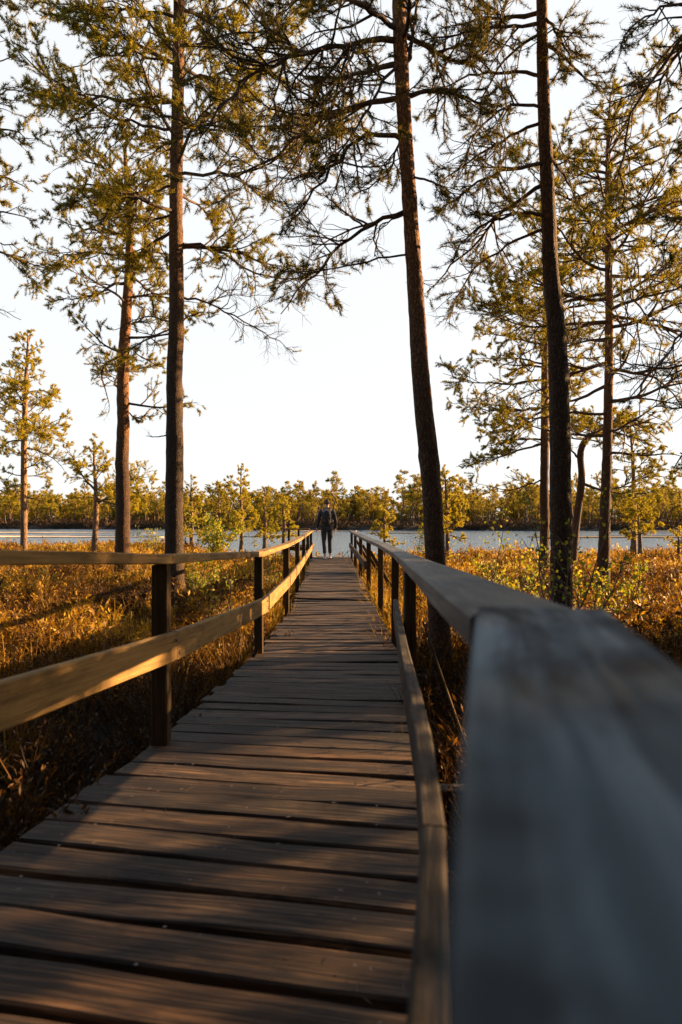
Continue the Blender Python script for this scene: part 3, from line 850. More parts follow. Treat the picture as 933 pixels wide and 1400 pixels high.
# ------------------------------------------------------------------ main pines
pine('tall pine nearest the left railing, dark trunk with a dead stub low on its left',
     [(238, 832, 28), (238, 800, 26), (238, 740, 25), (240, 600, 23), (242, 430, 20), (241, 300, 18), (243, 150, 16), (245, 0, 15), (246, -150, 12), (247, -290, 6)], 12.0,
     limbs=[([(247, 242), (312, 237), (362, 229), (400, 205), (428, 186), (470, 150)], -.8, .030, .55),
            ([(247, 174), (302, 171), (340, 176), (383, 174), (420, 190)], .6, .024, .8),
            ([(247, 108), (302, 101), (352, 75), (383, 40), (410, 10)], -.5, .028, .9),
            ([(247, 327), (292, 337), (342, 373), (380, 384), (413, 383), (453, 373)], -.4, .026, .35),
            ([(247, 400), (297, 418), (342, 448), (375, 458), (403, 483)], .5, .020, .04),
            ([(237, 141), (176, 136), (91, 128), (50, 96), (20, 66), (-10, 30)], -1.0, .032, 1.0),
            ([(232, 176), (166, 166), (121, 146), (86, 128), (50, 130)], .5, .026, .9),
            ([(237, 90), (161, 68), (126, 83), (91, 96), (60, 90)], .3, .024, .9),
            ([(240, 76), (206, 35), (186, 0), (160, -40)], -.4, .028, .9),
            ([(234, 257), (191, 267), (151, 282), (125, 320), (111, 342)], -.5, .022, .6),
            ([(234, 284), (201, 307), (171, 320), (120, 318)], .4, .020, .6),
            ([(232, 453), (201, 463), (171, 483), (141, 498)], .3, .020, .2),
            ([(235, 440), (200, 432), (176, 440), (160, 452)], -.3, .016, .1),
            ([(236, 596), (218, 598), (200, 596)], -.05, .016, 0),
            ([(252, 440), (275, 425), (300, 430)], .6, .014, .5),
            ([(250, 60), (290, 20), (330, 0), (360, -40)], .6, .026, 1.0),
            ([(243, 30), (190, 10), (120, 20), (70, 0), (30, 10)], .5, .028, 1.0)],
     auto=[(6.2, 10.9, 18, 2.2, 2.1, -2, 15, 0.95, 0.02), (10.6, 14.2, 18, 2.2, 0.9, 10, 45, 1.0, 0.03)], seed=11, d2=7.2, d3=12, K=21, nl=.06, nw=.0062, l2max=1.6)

pine('orange barked pine standing left of the tall pine by the left railing',
     [(168, 805, 22), (168, 740, 20), (168, 600, 17), (170, 480, 15), (176, 380, 12), (178, 290, 9), (172, 230, 6), (170, 195, 3)], 15.0,
     limbs=[([(175, 390), (150, 388), (135, 405), (100, 408), (72, 412)], -.8, .035, .5),
            ([(168, 485), (150, 492), (136, 510), (148, 540), (150, 565)], .6, .035, .3),
            ([(176, 322), (140, 316), (110, 312), (75, 298)], -.6, .035, 1),
            ([(178, 300), (200, 270), (215, 250), (230, 225)], .4, .030, 1),
            ([(177, 350), (140, 345), (100, 345), (60, 370), (45, 385)], .8, .030, .9),
            ([(178, 370), (200, 395), (230, 410), (255, 420)], .6, .030, .9),
            ([(171, 470), (195, 490), (215, 500), (228, 505)], .3, .020, .6),
            ([(169, 560), (190, 575), (205, 560), (222, 545)], .3, .020, .5),
            ([(178, 280), (150, 255), (110, 250), (75, 270)], -.3, .030, 1),
            ([(177, 260), (140, 225), (100, 215), (75, 235)], .5, .030, 1)],
     auto=[(3.8, 8.4, 15, 1.7, 1.3, 0, 15, .85, .02), (7.0, 9.6, 16, 1.6, .6, 10, 55, 1, .02)], seed=21, barkm='bark_red', d2=6, d3=10, K=20, nl=.06, nw=.0065)

pine('slender sunlit pine at the far left edge, bright yellow green layered crown',
     [(33, 775, 11), (33, 740, 9), (33, 600, 8), (36, 520, 6), (39, 460, 2)], 27.0,
     auto=[(2.6, 5.5, 12, 1.5, 2.0, -5, 5, .7, .0), (5.0, 9.1, 36, 2.1, .35, 5, 40, 1, .01)], seed=31, barkm='bark_far', needm='needle_young', d2=6.5, d3=10, K=14, nl=.075, nw=.011)

pine('small spreading pine between the far left pine and the orange barked pine',
     [(128, 772, 9), (130, 740, 8), (132, 690, 7), (131, 660, 5), (128, 615, 2)], 27.0,
     limbs=[([(132, 690), (160, 670), (185, 655), (212, 650)], .4, .05, 1), ([(131, 672), (112, 650), (98, 625), (90, 612)], .2, .05, 1),
            ([(131, 680), (160, 690), (185, 680), (205, 668)], -.5, .04, 1)],
     auto=[(2.4, 4.6, 15, 1.7, .5, 10, 60, 1, .01)], seed=41, barkm='bark_far', needm='needle_young', d2=6.5, d3=10, K=14, nl=.075, nw=.011)

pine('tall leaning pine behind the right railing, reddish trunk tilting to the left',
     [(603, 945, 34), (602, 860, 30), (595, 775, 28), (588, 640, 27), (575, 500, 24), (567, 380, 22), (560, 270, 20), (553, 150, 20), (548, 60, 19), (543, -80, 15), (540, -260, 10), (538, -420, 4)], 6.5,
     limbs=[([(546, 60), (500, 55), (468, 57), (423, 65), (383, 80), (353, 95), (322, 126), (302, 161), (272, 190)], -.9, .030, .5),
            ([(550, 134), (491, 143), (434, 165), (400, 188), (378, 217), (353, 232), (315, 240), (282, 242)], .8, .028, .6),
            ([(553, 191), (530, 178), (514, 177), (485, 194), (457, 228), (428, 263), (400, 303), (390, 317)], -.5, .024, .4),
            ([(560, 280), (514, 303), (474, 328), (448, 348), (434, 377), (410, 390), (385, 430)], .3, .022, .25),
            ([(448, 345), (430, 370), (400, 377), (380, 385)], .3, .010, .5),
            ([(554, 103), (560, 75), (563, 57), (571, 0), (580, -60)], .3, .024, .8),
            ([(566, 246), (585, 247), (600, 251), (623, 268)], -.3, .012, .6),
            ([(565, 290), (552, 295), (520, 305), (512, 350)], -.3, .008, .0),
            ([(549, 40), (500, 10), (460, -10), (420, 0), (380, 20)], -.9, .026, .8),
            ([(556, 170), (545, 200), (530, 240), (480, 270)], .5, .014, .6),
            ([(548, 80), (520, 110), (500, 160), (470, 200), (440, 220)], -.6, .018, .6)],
     auto=[(5.4, 7.6, 9, 1.3, 1.5, 0, 15, .8, .02), (7.2, 9.6, 18, 1.7, .6, 10, 50, 1, .03)], seed=51, barkm='bark_red', needm='needle_shaded', d2=10.5, d3=14, K=20, nl=.045, nw=.0036)

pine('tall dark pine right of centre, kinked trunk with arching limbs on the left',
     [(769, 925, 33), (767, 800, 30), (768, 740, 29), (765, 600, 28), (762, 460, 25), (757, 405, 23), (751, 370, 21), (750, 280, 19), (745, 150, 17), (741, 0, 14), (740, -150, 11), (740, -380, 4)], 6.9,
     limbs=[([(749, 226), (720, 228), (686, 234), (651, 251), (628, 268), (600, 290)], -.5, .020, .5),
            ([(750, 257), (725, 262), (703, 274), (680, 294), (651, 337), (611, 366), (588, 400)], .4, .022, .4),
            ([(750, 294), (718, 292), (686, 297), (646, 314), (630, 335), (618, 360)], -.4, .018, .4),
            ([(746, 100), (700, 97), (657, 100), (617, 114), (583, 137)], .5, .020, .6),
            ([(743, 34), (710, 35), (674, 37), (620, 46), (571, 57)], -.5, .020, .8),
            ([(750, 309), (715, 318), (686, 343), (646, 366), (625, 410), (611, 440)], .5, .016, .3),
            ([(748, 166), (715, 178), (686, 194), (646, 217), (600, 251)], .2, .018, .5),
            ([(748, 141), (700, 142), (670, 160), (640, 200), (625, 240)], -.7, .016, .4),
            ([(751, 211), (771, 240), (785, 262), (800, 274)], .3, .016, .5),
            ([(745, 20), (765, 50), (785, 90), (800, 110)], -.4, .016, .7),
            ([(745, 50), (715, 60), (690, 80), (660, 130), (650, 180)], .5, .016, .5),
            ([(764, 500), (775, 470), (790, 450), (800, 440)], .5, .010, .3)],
     auto=[(6.2, 8.0, 8, 1.2, 1.4, 0, 15, .8, .02), (7.4, 9.4, 16, 1.5, .5, 10, 50, 1, .03)], seed=61, barkm='bark', needm='needle_shaded', d2=10.5, d3=14, K=20, nl=.045, nw=.0036)

pine('straight reddish pine on the right, thin drooping branches and pointed top',
     [(825, 822, 19), (826, 780, 17), (828, 700, 14), (832, 560, 12), (833, 400, 10), (832, 250, 8), (832, 180, 5), (834, 128, 2)], 12.5,
     auto=[(2.6, 5.2, 14, 1.8, 2.3, -5, 5, .22, -.01), (4.9, 8.2, 30, 2.3, 1.5, 5, 20, .8, -.005), (7.4, 9.2, 20, 1.3, .35, 15, 55, 1, .01)],
     seed=71, barkm='bark_red', d2=5.5, d3=9.5, K=20, nl=.058, nw=.006)

pine('pine right behind the kinked trunk, level layered boughs reaching left',
     [(745, 800, 13), (745, 700, 12), (745, 600, 11), (746, 480, 9), (745, 380, 6), (744, 320, 3)], 16.0,
     limbs=[([(745, 432), (710, 425), (680, 420), (650, 412), (632, 408)], -.6, .030, 1), ([(745, 470), (700, 462), (670, 455), (650, 448)], .5, .030, 1),
            ([(745, 520), (700, 524), (660, 525), (630, 518), (605, 512)], -.4, .032, 1), ([(745, 558), (710, 560), (680, 565), (650, 558), (618, 552)], .4, .030, 1),
            ([(745, 570), (715, 580), (690, 592), (655, 590)], -.6, .026, 1), ([(745, 608), (712, 615), (680, 625), (650, 628), (624, 638)], .3, .030, 1),
            ([(745, 655), (720, 664), (700, 672), (672, 665), (650, 660)], -.3, .022, .25), ([(745, 395), (705, 385), (680, 375), (655, 360)], .2, .026, 1),
            ([(745, 500), (715, 490), (685, 490), (650, 490)], .5, .026, 1), ([(745, 600), (720, 600), (690, 605), (660, 610)], .5, .026, 1)],
     auto=[(3.6, 7.2, 12, 1.7, 1.9, 0, 12, .9, .01), (6.2, 8.9, 16, 1.7, .6, 8, 50, 1, .02)], seed=81, barkm='bark_red', d2=8, d3=10, K=18, nl=.06, nw=.0075)

pine('crooked old pine with S shaped stem and flat topped crown on the right shore',
     [(783, 775, 11), (788, 720, 10), (795, 665, 10), (797, 640, 9), (791, 622, 9), (797, 604, 8), (812, 592, 6), (828, 582, 3)], 18.0,
     limbs=[([(795, 660), (815, 668), (840, 672), (870, 655), (905, 640)], .4, .04, .8), ([(812, 592), (840, 590), (870, 600), (905, 605)], -.4, .035, 1),
            ([(820, 586), (800, 572), (780, 580), (765, 590)], .5, .03, 1), ([(791, 630), (775, 610), (765, 600), (758, 610)], -.2, .03, .5), ([(826, 583), (850, 575), (875, 580), (895, 590)], .6, .03, 1)],
     auto=[(3.2, 3.9, 10, 1.3, 1.0, 0, 25, 1, .01)], seed=91, barkm='bark_red', needm='needle', d2=7, d3=9, K=16, nl=.07, nw=.009)

pine('slim pine behind the crooked one on the right shore, crown in shelves',
     [(866, 760, 8), (867, 700, 7), (866, 640, 5), (862, 585, 2)], 25.0,
     auto=[(2.2, 5.2, 18, 1.7, .4, 5, 40, 1, .01)], seed=101, barkm='bark_far', needm='needle', d2=6, d3=9, K=14, nl=.075, nw=.011)

pine('small bright yellow green pine in the golden heath on the right, short bare stem',
     [(876, 757, 6), (875, 735, 5), (873, 710, 3), (872, 690, 1)], 23.0,
     auto=[(.6, 1.75, 20, .75, .25, 5, 55, 1, .02)], seed=111, barkm='bark_far', needm='needle_young', d2=10, d3=13, K=12, nl=.07, nw=.010, smin=.08)

pine('tiny bright pine at the right edge of the picture beyond the heath',
     [(929, 765, 4), (928, 750, 4), (928, 732, 2)], 23.0,
     auto=[(.3, .95, 12, .5, .2, 5, 55, 1, .02)], seed=112, barkm='bark_far', needm='needle_young', d2=7, d3=8, K=9, nl=.08, nw=.015, smin=.07)

pine('little yellow sapling pine against the water just right of the boardwalk end',
     [(526, 765, 4), (526, 740, 4), (526, 718, 3), (525, 699, 1)], 25.0,
     auto=[(.6, 1.75, 18, .62, .2, 10, 55, 1, .02)], seed=113, barkm='bark_far', needm='needle_young', d2=10, d3=13, K=12, nl=.07, nw=.011, smin=.08)

pine('bright young pine half hidden behind the leaning trunk on the shore',
     [(612, 770, 7), (612, 740, 6), (611, 700, 5), (609, 655, 2)], 24.0,
     auto=[(.9, 3.2, 26, 1.2, .3, 5, 50, 1, .02)], seed=114, barkm='bark_far', needm='needle_young', d2=8, d3=10, K=13, nl=.075, nw=.011, smin=.08)

for i, (x, top, z_, hw, lb, nm2) in enumerate((
        (330, 636, 31, 1.5, 'pointed young pine, the tallest of the shore pines left of the person', 'needle_young'),
        (362, 668, 33, 1.1, 'thin young pine with bare leaning stem close to the left of the boardwalk end', 'needle'),
        (388, 684, 30, .9, 'short golden pine standing closest to the return bench at the boardwalk end', 'needle_young'),
        (300, 668, 29, 1.2, 'bushy green young pine left of the pointed one on the shore', 'needle'),
        (262, 652, 34, 1.6, 'yellow pine just right of the tall left trunk on the shore', 'needle_young'))):
    b_ = 710 + 1.5 * F / z_
    pine(lb, [(x, b_, 6), (x + 1, 710, 5), (x - 1, (710 + top) / 2, 3), (x, top, 1)], z_,
         auto=[(.7, (b_ - top) / F * z_ * .97, 30, hw * .85, .25, 0, 45, 1, .01)], seed=120 + i, barkm='bark_far', needm=nm2, d2=6.5, d3=10, K=13, nl=.08, nw=.011, smin=.09)

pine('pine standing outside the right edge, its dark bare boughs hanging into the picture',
     [(1010, 960, 40), (1005, 700, 32), (1000, 400, 27), (995, 100, 22), (992, -100, 14), (990, -330, 5)], 6.2,
     limbs=[([(1000, -20), (960, 20), (915, 75), (880, 120), (857, 165), (852, 220), (850, 285)], .4, .020, .12),
            ([(1000, 330), (960, 400), (933, 452), (908, 492), (888, 512), (864, 544)], -.3, .018, .1),
            ([(1000, 470), (960, 500), (908, 504), (870, 498), (840, 490)], .4, .016, .1),
            ([(996, 20), (950, 5), (900, 10), (870, 30), (850, 60)], -.4, .018, .6),
            ([(996, 120), (960, 130), (930, 150), (905, 165)], .4, .018, .9),
            ([(998, 280), (960, 290), (930, 300), (905, 330)], -.3, .018, .6),
            ([(998, 520), (960, 540), (930, 560), (905, 555)], .5, .014, .5),
            ([(998, 600), (960, 610), (935, 620), (920, 640)], .5, .014, .6),
            ([(997, 200), (965, 190), (940, 200), (915, 230)], .7, .018, .9)],
     auto=[(6.0, 9.3, 22, 1.4, .6, 0, 45, 1, .02)], seed=131, barkm='bark', needm='needle_shaded', d2=7, d3=10, K=20, nl=.045, nw=.004)

pine('pine standing outside the left edge, only its sunlit right boughs in view',
     [(-75, 850, 26), (-72, 700, 22), (-68, 400, 18), (-64, 200, 13), (-62, 60, 4)], 11.5,
     limbs=[([(-68, 110), (-30, 95), (0, 85), (25, 75)], .3, .03, 1), ([(-68, 190), (-30, 180), (10, 175), (45, 190)], -.4, .03, 1),
            ([(-68, 250), (-30, 240), (10, 240), (45, 262)], .4, .03, .9), ([(-68, 300), (-20, 290), (20, 290), (48, 300)], -.2, .026, .5),
            ([(-68, 350), (-20, 330), (20, 335), (40, 350)], .4, .02, .15), ([(-68, 450), (-30, 420), (0, 420), (28, 438)], .4, .016, .05), ([(-66, 150), (-20, 140), (15, 120), (45, 130)], .5, .03, 1)],
     auto=[(6.2, 9.2, 18, 1.5, .6, 0, 45, 1, .02)], seed=141, barkm='bark_red', d2=5, d3=9, K=14, nl=.07, nw=.008)

# trees outside the frame on the right: their crowns shade the near boardwalk
offs = ((9.5, 3.2, 7.6, 1.5, .10, 15000), (9.3, .9, 7.4, 1.6, .10, 15000), (9.4, 6.1, 7.8, 1.7, .50, 14000), (8.0, 8.1, 7.2, 1.25, .08, 14000),
        (7.0, -1.8, 6.5, 1.7, .1, 9000), (7.3, 4.3, 3.9, .35, .5, 120), (7.9, 5.05, 4.3, .4, .6, 150), (8.3, 5.7, 4.0, .4, .5, 150))
for i, (x, y, h, r_, cb, nf) in enumerate(offs):
    rg = rs(150 + i)
    root_px = lambda zz: (466.5 + x / y * F if abs(y) > 1 else 0)
    base = np.array([x, y, GZ])
    root = empty('pine_tree', tuple(base), 'bushy pine outside the frame on the right, shading the boardwalk', 'tree', 'pines outside the frame on the right')
    tb = MB(); P = np.array([base + np.array([rg.normal(0, .05), rg.normal(0, .05), t * h]) for t in np.linspace(0, 1, 12)])
    tubes(tb, P[None], np.linspace(.12, .02, 12)[None], 8); tb.build('trunk', M['bark'], root, loc=base)
    nL = int(16 + h * 4)
    hh = rg.uniform(cb, 1, nL); az = rg.uniform(0, 6.28, nL); el = R(5) + hh * .6
    st = np.column_stack([np.full(nL, x), np.full(nL, y), GZ + hh * h]); ln = r_ * (1.15 - .8 * hh) * rg.uniform(.7, 1.2, nL)
    cp = grow(st, np.column_stack([np.cos(az) * np.cos(el), np.sin(az) * np.cos(el), np.sin(el)]), ln, 8, .1, .01, rg)
    cr = np.linspace(.03, .006, 8)[None] * np.ones((nL, 1))
    bb = MB(); nb = MB(); tubes(bb, cp, cr, 5)
    p2, l2, r2 = spawn(cp, ln, cr, 4.5, .1, (30, 70), (.2, .5), 5, .2, .02, rg, .15, 1.0)
    rad2 = np.linspace(1, .4, 5)[None] * np.clip(r2, .004, .02)[:, None]; tubes(bb, p2, rad2, 3)
    p3, l3, r3 = spawn(p2, l2, rad2, 6, .2, (25, 65), (.3, .6), 3, .2, .05, rg, .1, .5)
    needles(nb, np.concatenate([p3[:, -1], p3[:, 1], p2[:, -1]]), np.concatenate([unit(p3[:, -1] - p3[:, 1]), unit(p3[:, -1] - p3[:, 1]), unit(p2[:, -1] - p2[:, -2])]), 8, .12, .022, rg)
    u_ = rg.uniform(0, 1, nf); zz_ = cb + (1 - cb) * u_
    pr_ = r_ * np.minimum(1, (1 - u_) * 2.2 + .12) * np.minimum(1, u_ * 8 + .6) * rg.uniform(0, 1, nf) ** .6
    aa_ = rg.uniform(0, 6.28, nf)
    cc_ = np.column_stack([x + pr_ * np.cos(aa_), y + pr_ * np.sin(aa_), GZ + zz_ * h])
    needles(nb, cc_, np.column_stack([np.cos(aa_), np.sin(aa_), np.full(nf, .3)]), 1, .22, .075, rg)
    bb.build('branches', M['branch'], root, loc=base); nb.build('crown', M['needle'], root, smooth=False, loc=base)

# ------------------------------------------------------------------ broadleaved saplings
def leaves(mb, cen, rg, size, K=1, droop=-.5):
    N = len(cen) * K
    c = np.repeat(cen, K, 0) + rg.normal(0, size * .8, (N, 3))
    d = unit(rg.normal(0, 1, (N, 3)) + np.array([0, 0, droop]))
    sd = unit(np.cross(d, rg.normal(0, 1, (N, 3))))
    nrm = np.cross(d, sd)
    L = size * rg.uniform(.6, 1.25, (N, 1))
    V = np.stack([c, c + d * L * .42 + sd * L * .42 + nrm * L * .08, c + d * L * 1.05, c + d * L * .42 - sd * L * .42 + nrm * L * .08], 1)
    mb.add(V.reshape(-1, 3), q=np.arange(N * 4).reshape(-1, 4))

def birch(label, x, z_, h, spread, nst, seed, size=.04, K=2, group=None, dens=1.0, foot=None, cat='shrub'):
    rg = rs(seed)
    bx = (x - 466.5) / F * z_
    base = np.array([bx, z_, float(gheight(np.array(bx), np.array(z_))) - .03])
    root = empty('birch_sapling', tuple(base), label, cat, group)
    az = rg.uniform(0, 6.28, nst)
    d = np.column_stack([np.cos(az) * spread, np.sin(az) * spread, np.ones(nst)])
    ln = h * rg.uniform(.6, 1.05, nst)
    cp = grow(base + rg.normal(0, .05, (nst, 3)) * np.array([1, 1, 0]), d, ln, 12, .09, .03, rg)
    cr = np.linspace(.011, .003, 12)[None] * np.ones((nst, 1))
    sb = MB(); lb = MB(); tubes(sb, cp, cr, 5)
    p2, l2, r2 = spawn(cp, ln, cr, 9 * dens, .25, (25, 60), (.15, .35), 5, .18, -.01, rg, .12, .7)
    rad2 = np.linspace(1, .4, 5)[None] * np.clip(r2, .002, .006)[:, None]; tubes(sb, p2, rad2, 3)
    pts = np.concatenate([p2[:, i] for i in (1, 2, 3, 4)])
    pts = pts[rg.uniform(0, 1, len(pts)) < .85]
    leaves(lb, pts, rg, size, K)
    sb.build('stems', M['birch_bark'], root, loc=base)
    lb.build('leaves', M['birch_leaf'], root, smooth=False, loc=base)

birch('leafy birch sapling just left of the kinked dark trunk, tallest of the saplings there', 705, 8.2, 1.7, .3, 6, 201, .046, 2)
birch('low green birch sapling nearest the leaning trunk on its right', 655, 8.8, 1.6, .38, 7, 202, .046, 2)
birch('thin birch sapling climbing in front of the kinked dark trunk', 772, 6.2, 1.85, .14, 5, 203, .042, 1)
birch('yellow leaved birch sapling between the kinked trunk and the straight reddish trunk', 800, 7.6, 1.25, .38, 6, 204, .042, 2)
birch('short birch sapling in the heath at the foot of the straight reddish pine', 850, 9.5, 1.0, .4, 5, 205, .045, 2)
birch('small golden bush in the lit heath behind the right railing', 720, 7.0, 1.0, .5, 7, 206, .038, 2)
birch('green bushy sapling on the left shore below the bushy young pine', 305, 24, 1.9, .4, 9, 207, .10, 2)
birch('twiggy golden sapling behind the second left post', 290, 8.5, 1.0, .4, 6, 208, .035, 1)
birch('golden bush covering the foot of the tall pine nearest the left railing', 262, 10.6, 1.0, .42, 12, 212, .036, 4)
birch('small twiggy bush by the railing between second and third left posts', 372, 13.0, 1.0, .5, 6, 209, .05, 1)
birch('pale twiggy bush against the water on the left of the green bushy sapling', 205, 26, 1.4, .5, 8, 210, .07, 1, dens=.8)
birch('sparse orange sapling in front of the water right of the boardwalk', 572, 22, 1.4, .35, 5, 211, .07, 1, dens=.7)

# ------------------------------------------------------------------ heath and grass (nobody could count it)
def heath_proto(rg, nst, nlv, h, spread, lsize):
    az = rg.uniform(0, 6.28, nst)
    d = np.column_stack([np.cos(az) * spread, np.sin(az) * spread, np.ones(nst)])
    P = grow(rg.normal(0, .04, (nst, 3)) * np.array([1, 1, 0]), d, h * rg.uniform(.5, 1.1, nst), 6, .16, .03, rg)
    mb = MB(); tubes(mb, P, np.linspace(.0035, .0012, 6)[None] * np.ones((nst, 1)), 3)
    i = rg.randint(0, nst, nlv); t = rg.uniform(.3, 1, nlv) ** .8 * 5; i0 = np.minimum(t.astype(int), 4); fr = (t - i0)[:, None]
    c = P[i, i0] * (1 - fr) + P[i, i0 + 1] * fr
    T = unit(P[i, i0 + 1] - P[i, i0])
    dd = unit(T * .7 + rg.normal(0, .7, (nlv, 3)))
    sd = unit(np.cross(dd, rg.normal(0, 1, (nlv, 3))))
    L = lsize * rg.uniform(.6, 1.4, (nlv, 1))
    c = c + rg.normal(0, lsize * .35, c.shape)
    V = np.stack([c, c + dd * L * .5 + sd * L * .17, c + dd * L, c + dd * L * .5 - sd * L * .17], 1)
    mb.add(V.reshape(-1, 3), q=np.arange(nlv * 4).reshape(-1, 4))
    return np.concatenate(mb.v), np.concatenate(mb.q)

def grass_proto(rg, nb_, h, wd):
    P = grow(rg.normal(0, .05, (nb_, 3)) * np.array([1, 1, 0]), np.column_stack([rg.normal(0, .4, nb_), rg.normal(0, .4, nb_), np.ones(nb_)]), h * rg.uniform(.5, 1.15, nb_), 5, .12, -.09, rg)
    T = unit(rg.normal(0, 1, (nb_, 1, 3)) * np.array([1, 1, 0]))
    w_ = (np.array([1, .9, .7, .45, .1]) * wd)[None, :, None]
    V = np.stack([P - T * w_, P + T * w_], 2).reshape(nb_, 10, 3)
    q = np.array([[2 * i, 2 * i + 1, 2 * i + 3, 2 * i + 2] for i in range(4)])
    return V.reshape(-1, 3), (q[None] + (np.arange(nb_) * 10)[:, None, None]).reshape(-1, 4)

def scatter(name, protos, pos, scl, rg, m, tints):
    mb = MB()
    pick = rg.randint(0, len(protos), len(pos))
    for k_, (v, q) in enumerate(protos):
        I = np.where(pick == k_)[0]
        if not len(I): continue
        a = rg.uniform(0, 6.28, len(I)); ca, sa = np.cos(a)[:, None], np.sin(a)[:, None]
        s_ = scl[I][:, None]
        X = (v[None, :, 0] * ca - v[None, :, 1] * sa) * s_ + pos[I, 0][:, None]
        Y = (v[None, :, 0] * sa + v[None, :, 1] * ca) * s_ + pos[I, 1][:, None]
        Z = v[None, :, 2] * s_ * rg.uniform(.8, 1.2, (len(I), 1)) + pos[I, 2][:, None]
        V = np.stack([X, Y, Z], -1).reshape(-1, 3)
        Q = (q[None] + (np.arange(len(I)) * len(v))[:, None, None]).reshape(-1, 4)
        mb.add(V, q=Q, tint=np.repeat(tints[I], len(v)))
    return tag(mb.build(name, m, smooth=False), name_lab[name], 'plants', None, 'stuff')
name_lab = {'near_heath': 'orange brown heath shrubs beside the near boardwalk, tinted darker as if shaded', 'heath': 'golden bog heath between the pines and the lake', 'bog_grass': 'orange and straw coloured sedge grass along the boardwalk',
            'far_heath': 'dark brown heath on the bank across the lake', 'far_wood': 'dense wood behind the belt of pines across the lake'}

def zone(rg, n_, z0, z1, k, margin=.18, far_pow=1.0):
    """random spots in the view wedge and a little beyond, off the boardwalk"""
    z = z0 + (z1 - z0) * rg.uniform(0, 1, n_) ** far_pow
    x = rg.uniform(-1, 1, n_) * (k * z + 1.6)
    zz = np.clip(z, -3, 22)
    ok = ((x < interp(zz, XL) - margin) | (x > interp(zz, XR) + margin) | (z > 22.3)) & (z < shore(x) - .4)
    x, z = x[ok], z[ok]
    return np.column_stack([x, z, gheight(x, z) - .03])

def clump(p, rg, lo=.45, hi=1.35):
    a = np.sin(p[:, 0] * 3.9 + 2 * np.sin(p[:, 1] * 1.1)) * np.cos(p[:, 1] * 3.1 + 1.5 * np.sin(p[:, 0] * 1.7)) + .6 * np.sin(p[:, 0] * 7.3 - p[:, 1] * 5.1)
    return np.clip(.5 + .38 * a + rg.normal(0, .12, len(p)), 0, 1) * (hi - lo) + lo

def patch(p, rg):
    a = np.sin(p[:, 0] * .9 + 1.3) * np.cos(p[:, 1] * .55) + .7 * np.sin(p[:, 0] * 2.3 + p[:, 1] * 1.7) + .5 * np.sin(p[:, 1] * .9 - p[:, 0] * .3)
    return np.clip(.5 + .2 * a + rg.normal(0, .14, len(p)), 0, 1)

rg = rs(301)
near_p = [heath_proto(rs(400 + i), 14, 330, .5, .55, .026) for i in range(7)]
mid_p = [heath_proto(rs(420 + i), 8, 130, .42, .6, .045) for i in range(7)]
far_p = [heath_proto(rs(440 + i), 5, 60, .42, .7, .085) for i in range(6)]
gr_p = [grass_proto(rs(460 + i), 30, .5, .0028) for i in range(5)]
gr2_p = [grass_proto(rs(470 + i), 22, .5, .006) for i in range(5)]
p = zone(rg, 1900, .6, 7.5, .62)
scatter('near_heath', near_p, p, clump(p, rg, .55, 1.3), rg, M['heath'], patch(p, rg) * np.clip(.25 + .1 * (p[:, 1] - 2), .2, .8))  # tint falls towards the camera: foreground shade put into the leaf colour
p = zone(rg, 5200, 6.5, 17, .62)
scatter('heath', mid_p, p, clump(p, rg, .3, 1.55), rg, M['heath'], patch(p, rg))
p = zone(rg, 7500, 16, 41, .62)
tag(scatter('heath', far_p, p, clump(p, rg, .4, 1.35), rg, M['heath'], np.clip(patch(p, rg) * .7 + .3, 0, 1)), 'straw yellow heath and sedge along the lake shore')
# grass tufts, thick along both edges of the boardwalk
zz = np.concatenate([rg.uniform(1.0, 22, 500), rg.uniform(6, 16, 250)])
sd = rg.choice([-1, 1], len(zz))
off = np.abs(rg.normal(0, .28, len(zz))) + .06
x = np.where(sd < 0, interp(zz, XL) - off, interp(zz, XR) + off)
e = np.column_stack([x, zz, gheight(x, zz) - .02])
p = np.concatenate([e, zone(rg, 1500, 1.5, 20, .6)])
scatter('bog_grass', gr_p + gr2_p, p, rg.uniform(.55, 1.2, len(p)), rg, M['heath'], np.clip(patch(p, rg) + .12, 0, 1) * np.clip(.3 + .12 * (p[:, 1] - 2), .25, 1))  # grass tint also drops near the camera, standing in for shade

# ------------------------------------------------------------------ across the lake
fp = [heath_proto(rs(480 + i), 5, 60, .75, .9, .3) for i in range(5)]
n_ = 2600
x = rg.uniform(-75, 75, n_); far0 = 99.5 + 1.5 * np.sin(x * 0.13) + 0.8 * np.sin(x * 0.41) + np.clip((-x) * 0.25, -4, 20)
z = far0 + 1.6 + rg.uniform(0, 1, n_) ** 1.5 * 22
p = np.column_stack([x, z, gheight(x, z) - .1])
scatter('far_heath', fp, p, rg.uniform(.6, 1.15, n_), rg, M['heath_far'], np.zeros(n_))

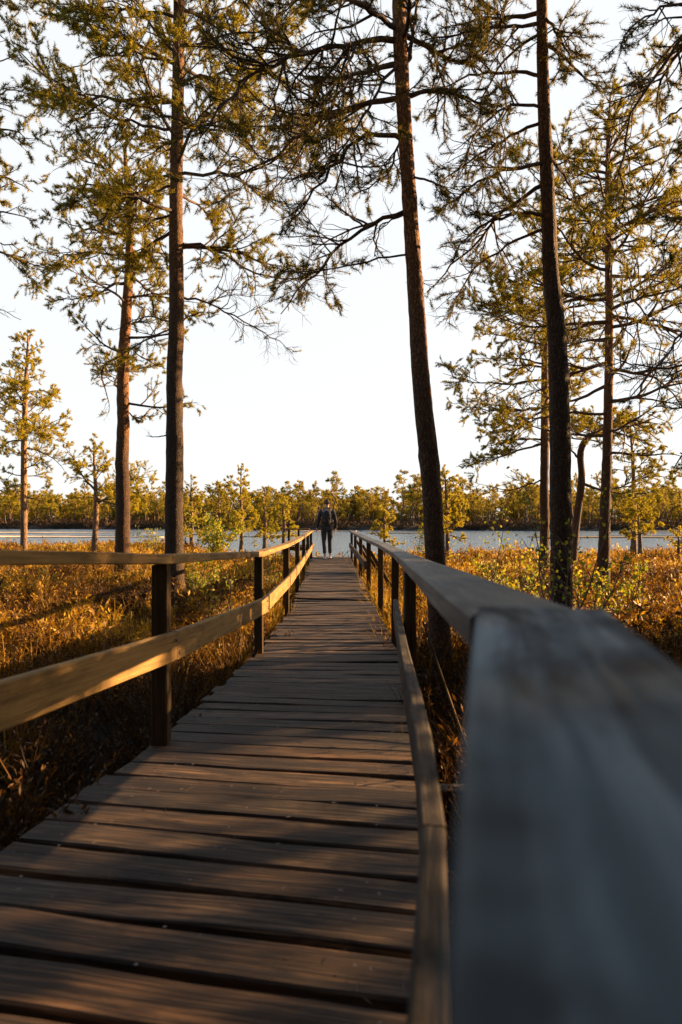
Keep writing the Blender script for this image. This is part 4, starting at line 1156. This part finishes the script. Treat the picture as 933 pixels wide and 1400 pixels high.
def far_proto(seed, h, kind):
    rg = rs(seed)
    tb = MB(); n = 9
    P = np.array([[rg.normal(0, .05 * i), rg.normal(0, .05 * i), i / (n - 1) * h] for i in range(n)])
    P[0, :2] = 0
    tubes(tb, P[None], np.linspace(.13, .03, n)[None], 6)
    nb = MB()
    lo = {0: .55, 1: .42, 2: .66, 3: .3, 4: .06}[kind]
    nL = {0: 24, 1: 34, 2: 20, 3: 34, 4: 60}[kind]
    u = rg.uniform(lo, 1, nL); az = rg.uniform(0, 6.28, nL)
    sp = {0: 1.25, 1: 1.1, 2: 1.5, 3: 1.2, 4: 1.9}[kind]
    ln = sp * (1.12 - (u - lo) / (1 - lo) * .85) * rg.uniform(.6, 1.2, nL)
    el = .1 + (u - lo) * .8
    st = np.column_stack([np.interp(u, np.linspace(0, 1, n), P[:, 0]), np.interp(u, np.linspace(0, 1, n), P[:, 1]), u * h])
    cp = grow(st, np.column_stack([np.cos(az) * np.cos(el), np.sin(az) * np.cos(el), np.sin(el)]), ln, 6, .15, .03, rg)
    tubes(tb, cp, np.linspace(.03, .01, 6)[None] * np.ones((nL, 1)), 3)
    p2, l2, r2 = spawn(cp, ln, np.full((nL, 6), .02), 4.5, .3, (30, 70), (.25, .6), 3, .2, .05, rg, .2, 1)
    cen = np.concatenate([cp[:, -1], p2[:, -1], p2[:, 1]]); tan = np.concatenate([unit(cp[:, -1] - cp[:, -2]), unit(p2[:, -1] - p2[:, 1]), unit(p2[:, -1] - p2[:, 1])])
    needles(nb, cen, tan, 10, .26, .06, rg, spread=.8, brush=.2)
    return tb, nb

protos = []
first = []
rg = rs(900)
kinds = [0, 1, 2, 3, 0, 1, 2]
for i, kd in enumerate(kinds):
    tb, nb = far_proto(500 + i, 6.0, kd)
    root = empty('pine_tree', (0, 0, 0), 'small slender pine in the sunlit belt of trees across the lake', 'tree', 'pines in the belt across the lake')
    t_ = tb.build('trunk', M['bark_far'], root); c_ = nb.build('crown', M['needle_far'], root, smooth=False)
    protos.append((root, t_, c_))
NT = 270
cnt = 0
for i in range(NT):
    pr = protos[i % len(protos)]
    x = -66 + 132 * (i + rg.uniform(-.5, 1.5)) / NT
    far0 = 99.5 + 1.5 * math.sin(x * .13) + .8 * math.sin(x * .41) + min(20, max(-4, -x * .25))
    y = far0 + 5 + rg.uniform(0, 1) ** 1.3 * 19
    h = float(gheight(np.array(x), np.array(y)))
    sc = rg.uniform(.55, 1.02) * (1.32 if rg.uniform() < .22 else 1)
    if i < len(protos): rt = pr[0]
    else:
        rt = pr[0].copy(); S.collection.objects.link(rt)
        for ch in pr[1:]:
            c2 = ch.copy(); S.collection.objects.link(c2); c2.parent = rt
    rt.location = (x, y, h - .1); rt.scale = (sc, sc, sc * rg.uniform(.9, 1.12)); rt.rotation_euler = (0, 0, rg.uniform(0, 6.28))
# the wood behind them, one mass
wp = []
for i in range(4):
    tb, nb = far_proto(600 + i, 6.2, 4)
    v = np.concatenate(nb.v); t = np.concatenate(nb.t); wp.append((v, t))
mb = MB()
for i in range(560):
    v, t = wp[i % 4]
    x = rg.uniform(-170, 170); y = 124 + rg.uniform(0, 1) ** 1.5 * 36 + min(20, max(-4, -x * .25))
    s_ = rg.uniform(.75, 1.15); a = rg.uniform(0, 6.28)
    V = np.column_stack([(v[:, 0] * math.cos(a) - v[:, 1] * math.sin(a)) * s_ * 1.5 + x, (v[:, 0] * math.sin(a) + v[:, 1] * math.cos(a)) * s_ * 1.5 + y, v[:, 2] * s_ * .95 + 1.0])
    mb.add(V, t=t)
tag(mb.build('far_wood', M['needle_far'], smooth=False), name_lab['far_wood'], 'wood', None, 'stuff')

# the wood that stands behind the camera and closes off the sky there
mb = MB()
rg = rs(77)
for i in range(46):
    v, t = wp[i % 4]
    a0 = rg.uniform(R(125), R(325)) if i < 34 else rg.uniform(R(140), R(250))
    d = rg.uniform(5, 16)
    x, y = d * math.sin(a0), d * math.cos(a0)
    if y > -3.5: continue
    s_ = rg.uniform(1.5, 2.2); a = rg.uniform(0, 6.28)
    V = np.column_stack([(v[:, 0] * math.cos(a) - v[:, 1] * math.sin(a)) * s_ * .9 + x, (v[:, 0] * math.sin(a) + v[:, 1] * math.cos(a)) * s_ * .9 + y, v[:, 2] * s_ + .4])
    mb.add(V, t=t)
tag(mb.build('wood', M['needle'], smooth=False), 'dense wood standing behind the camera', 'wood', None, 'stuff')
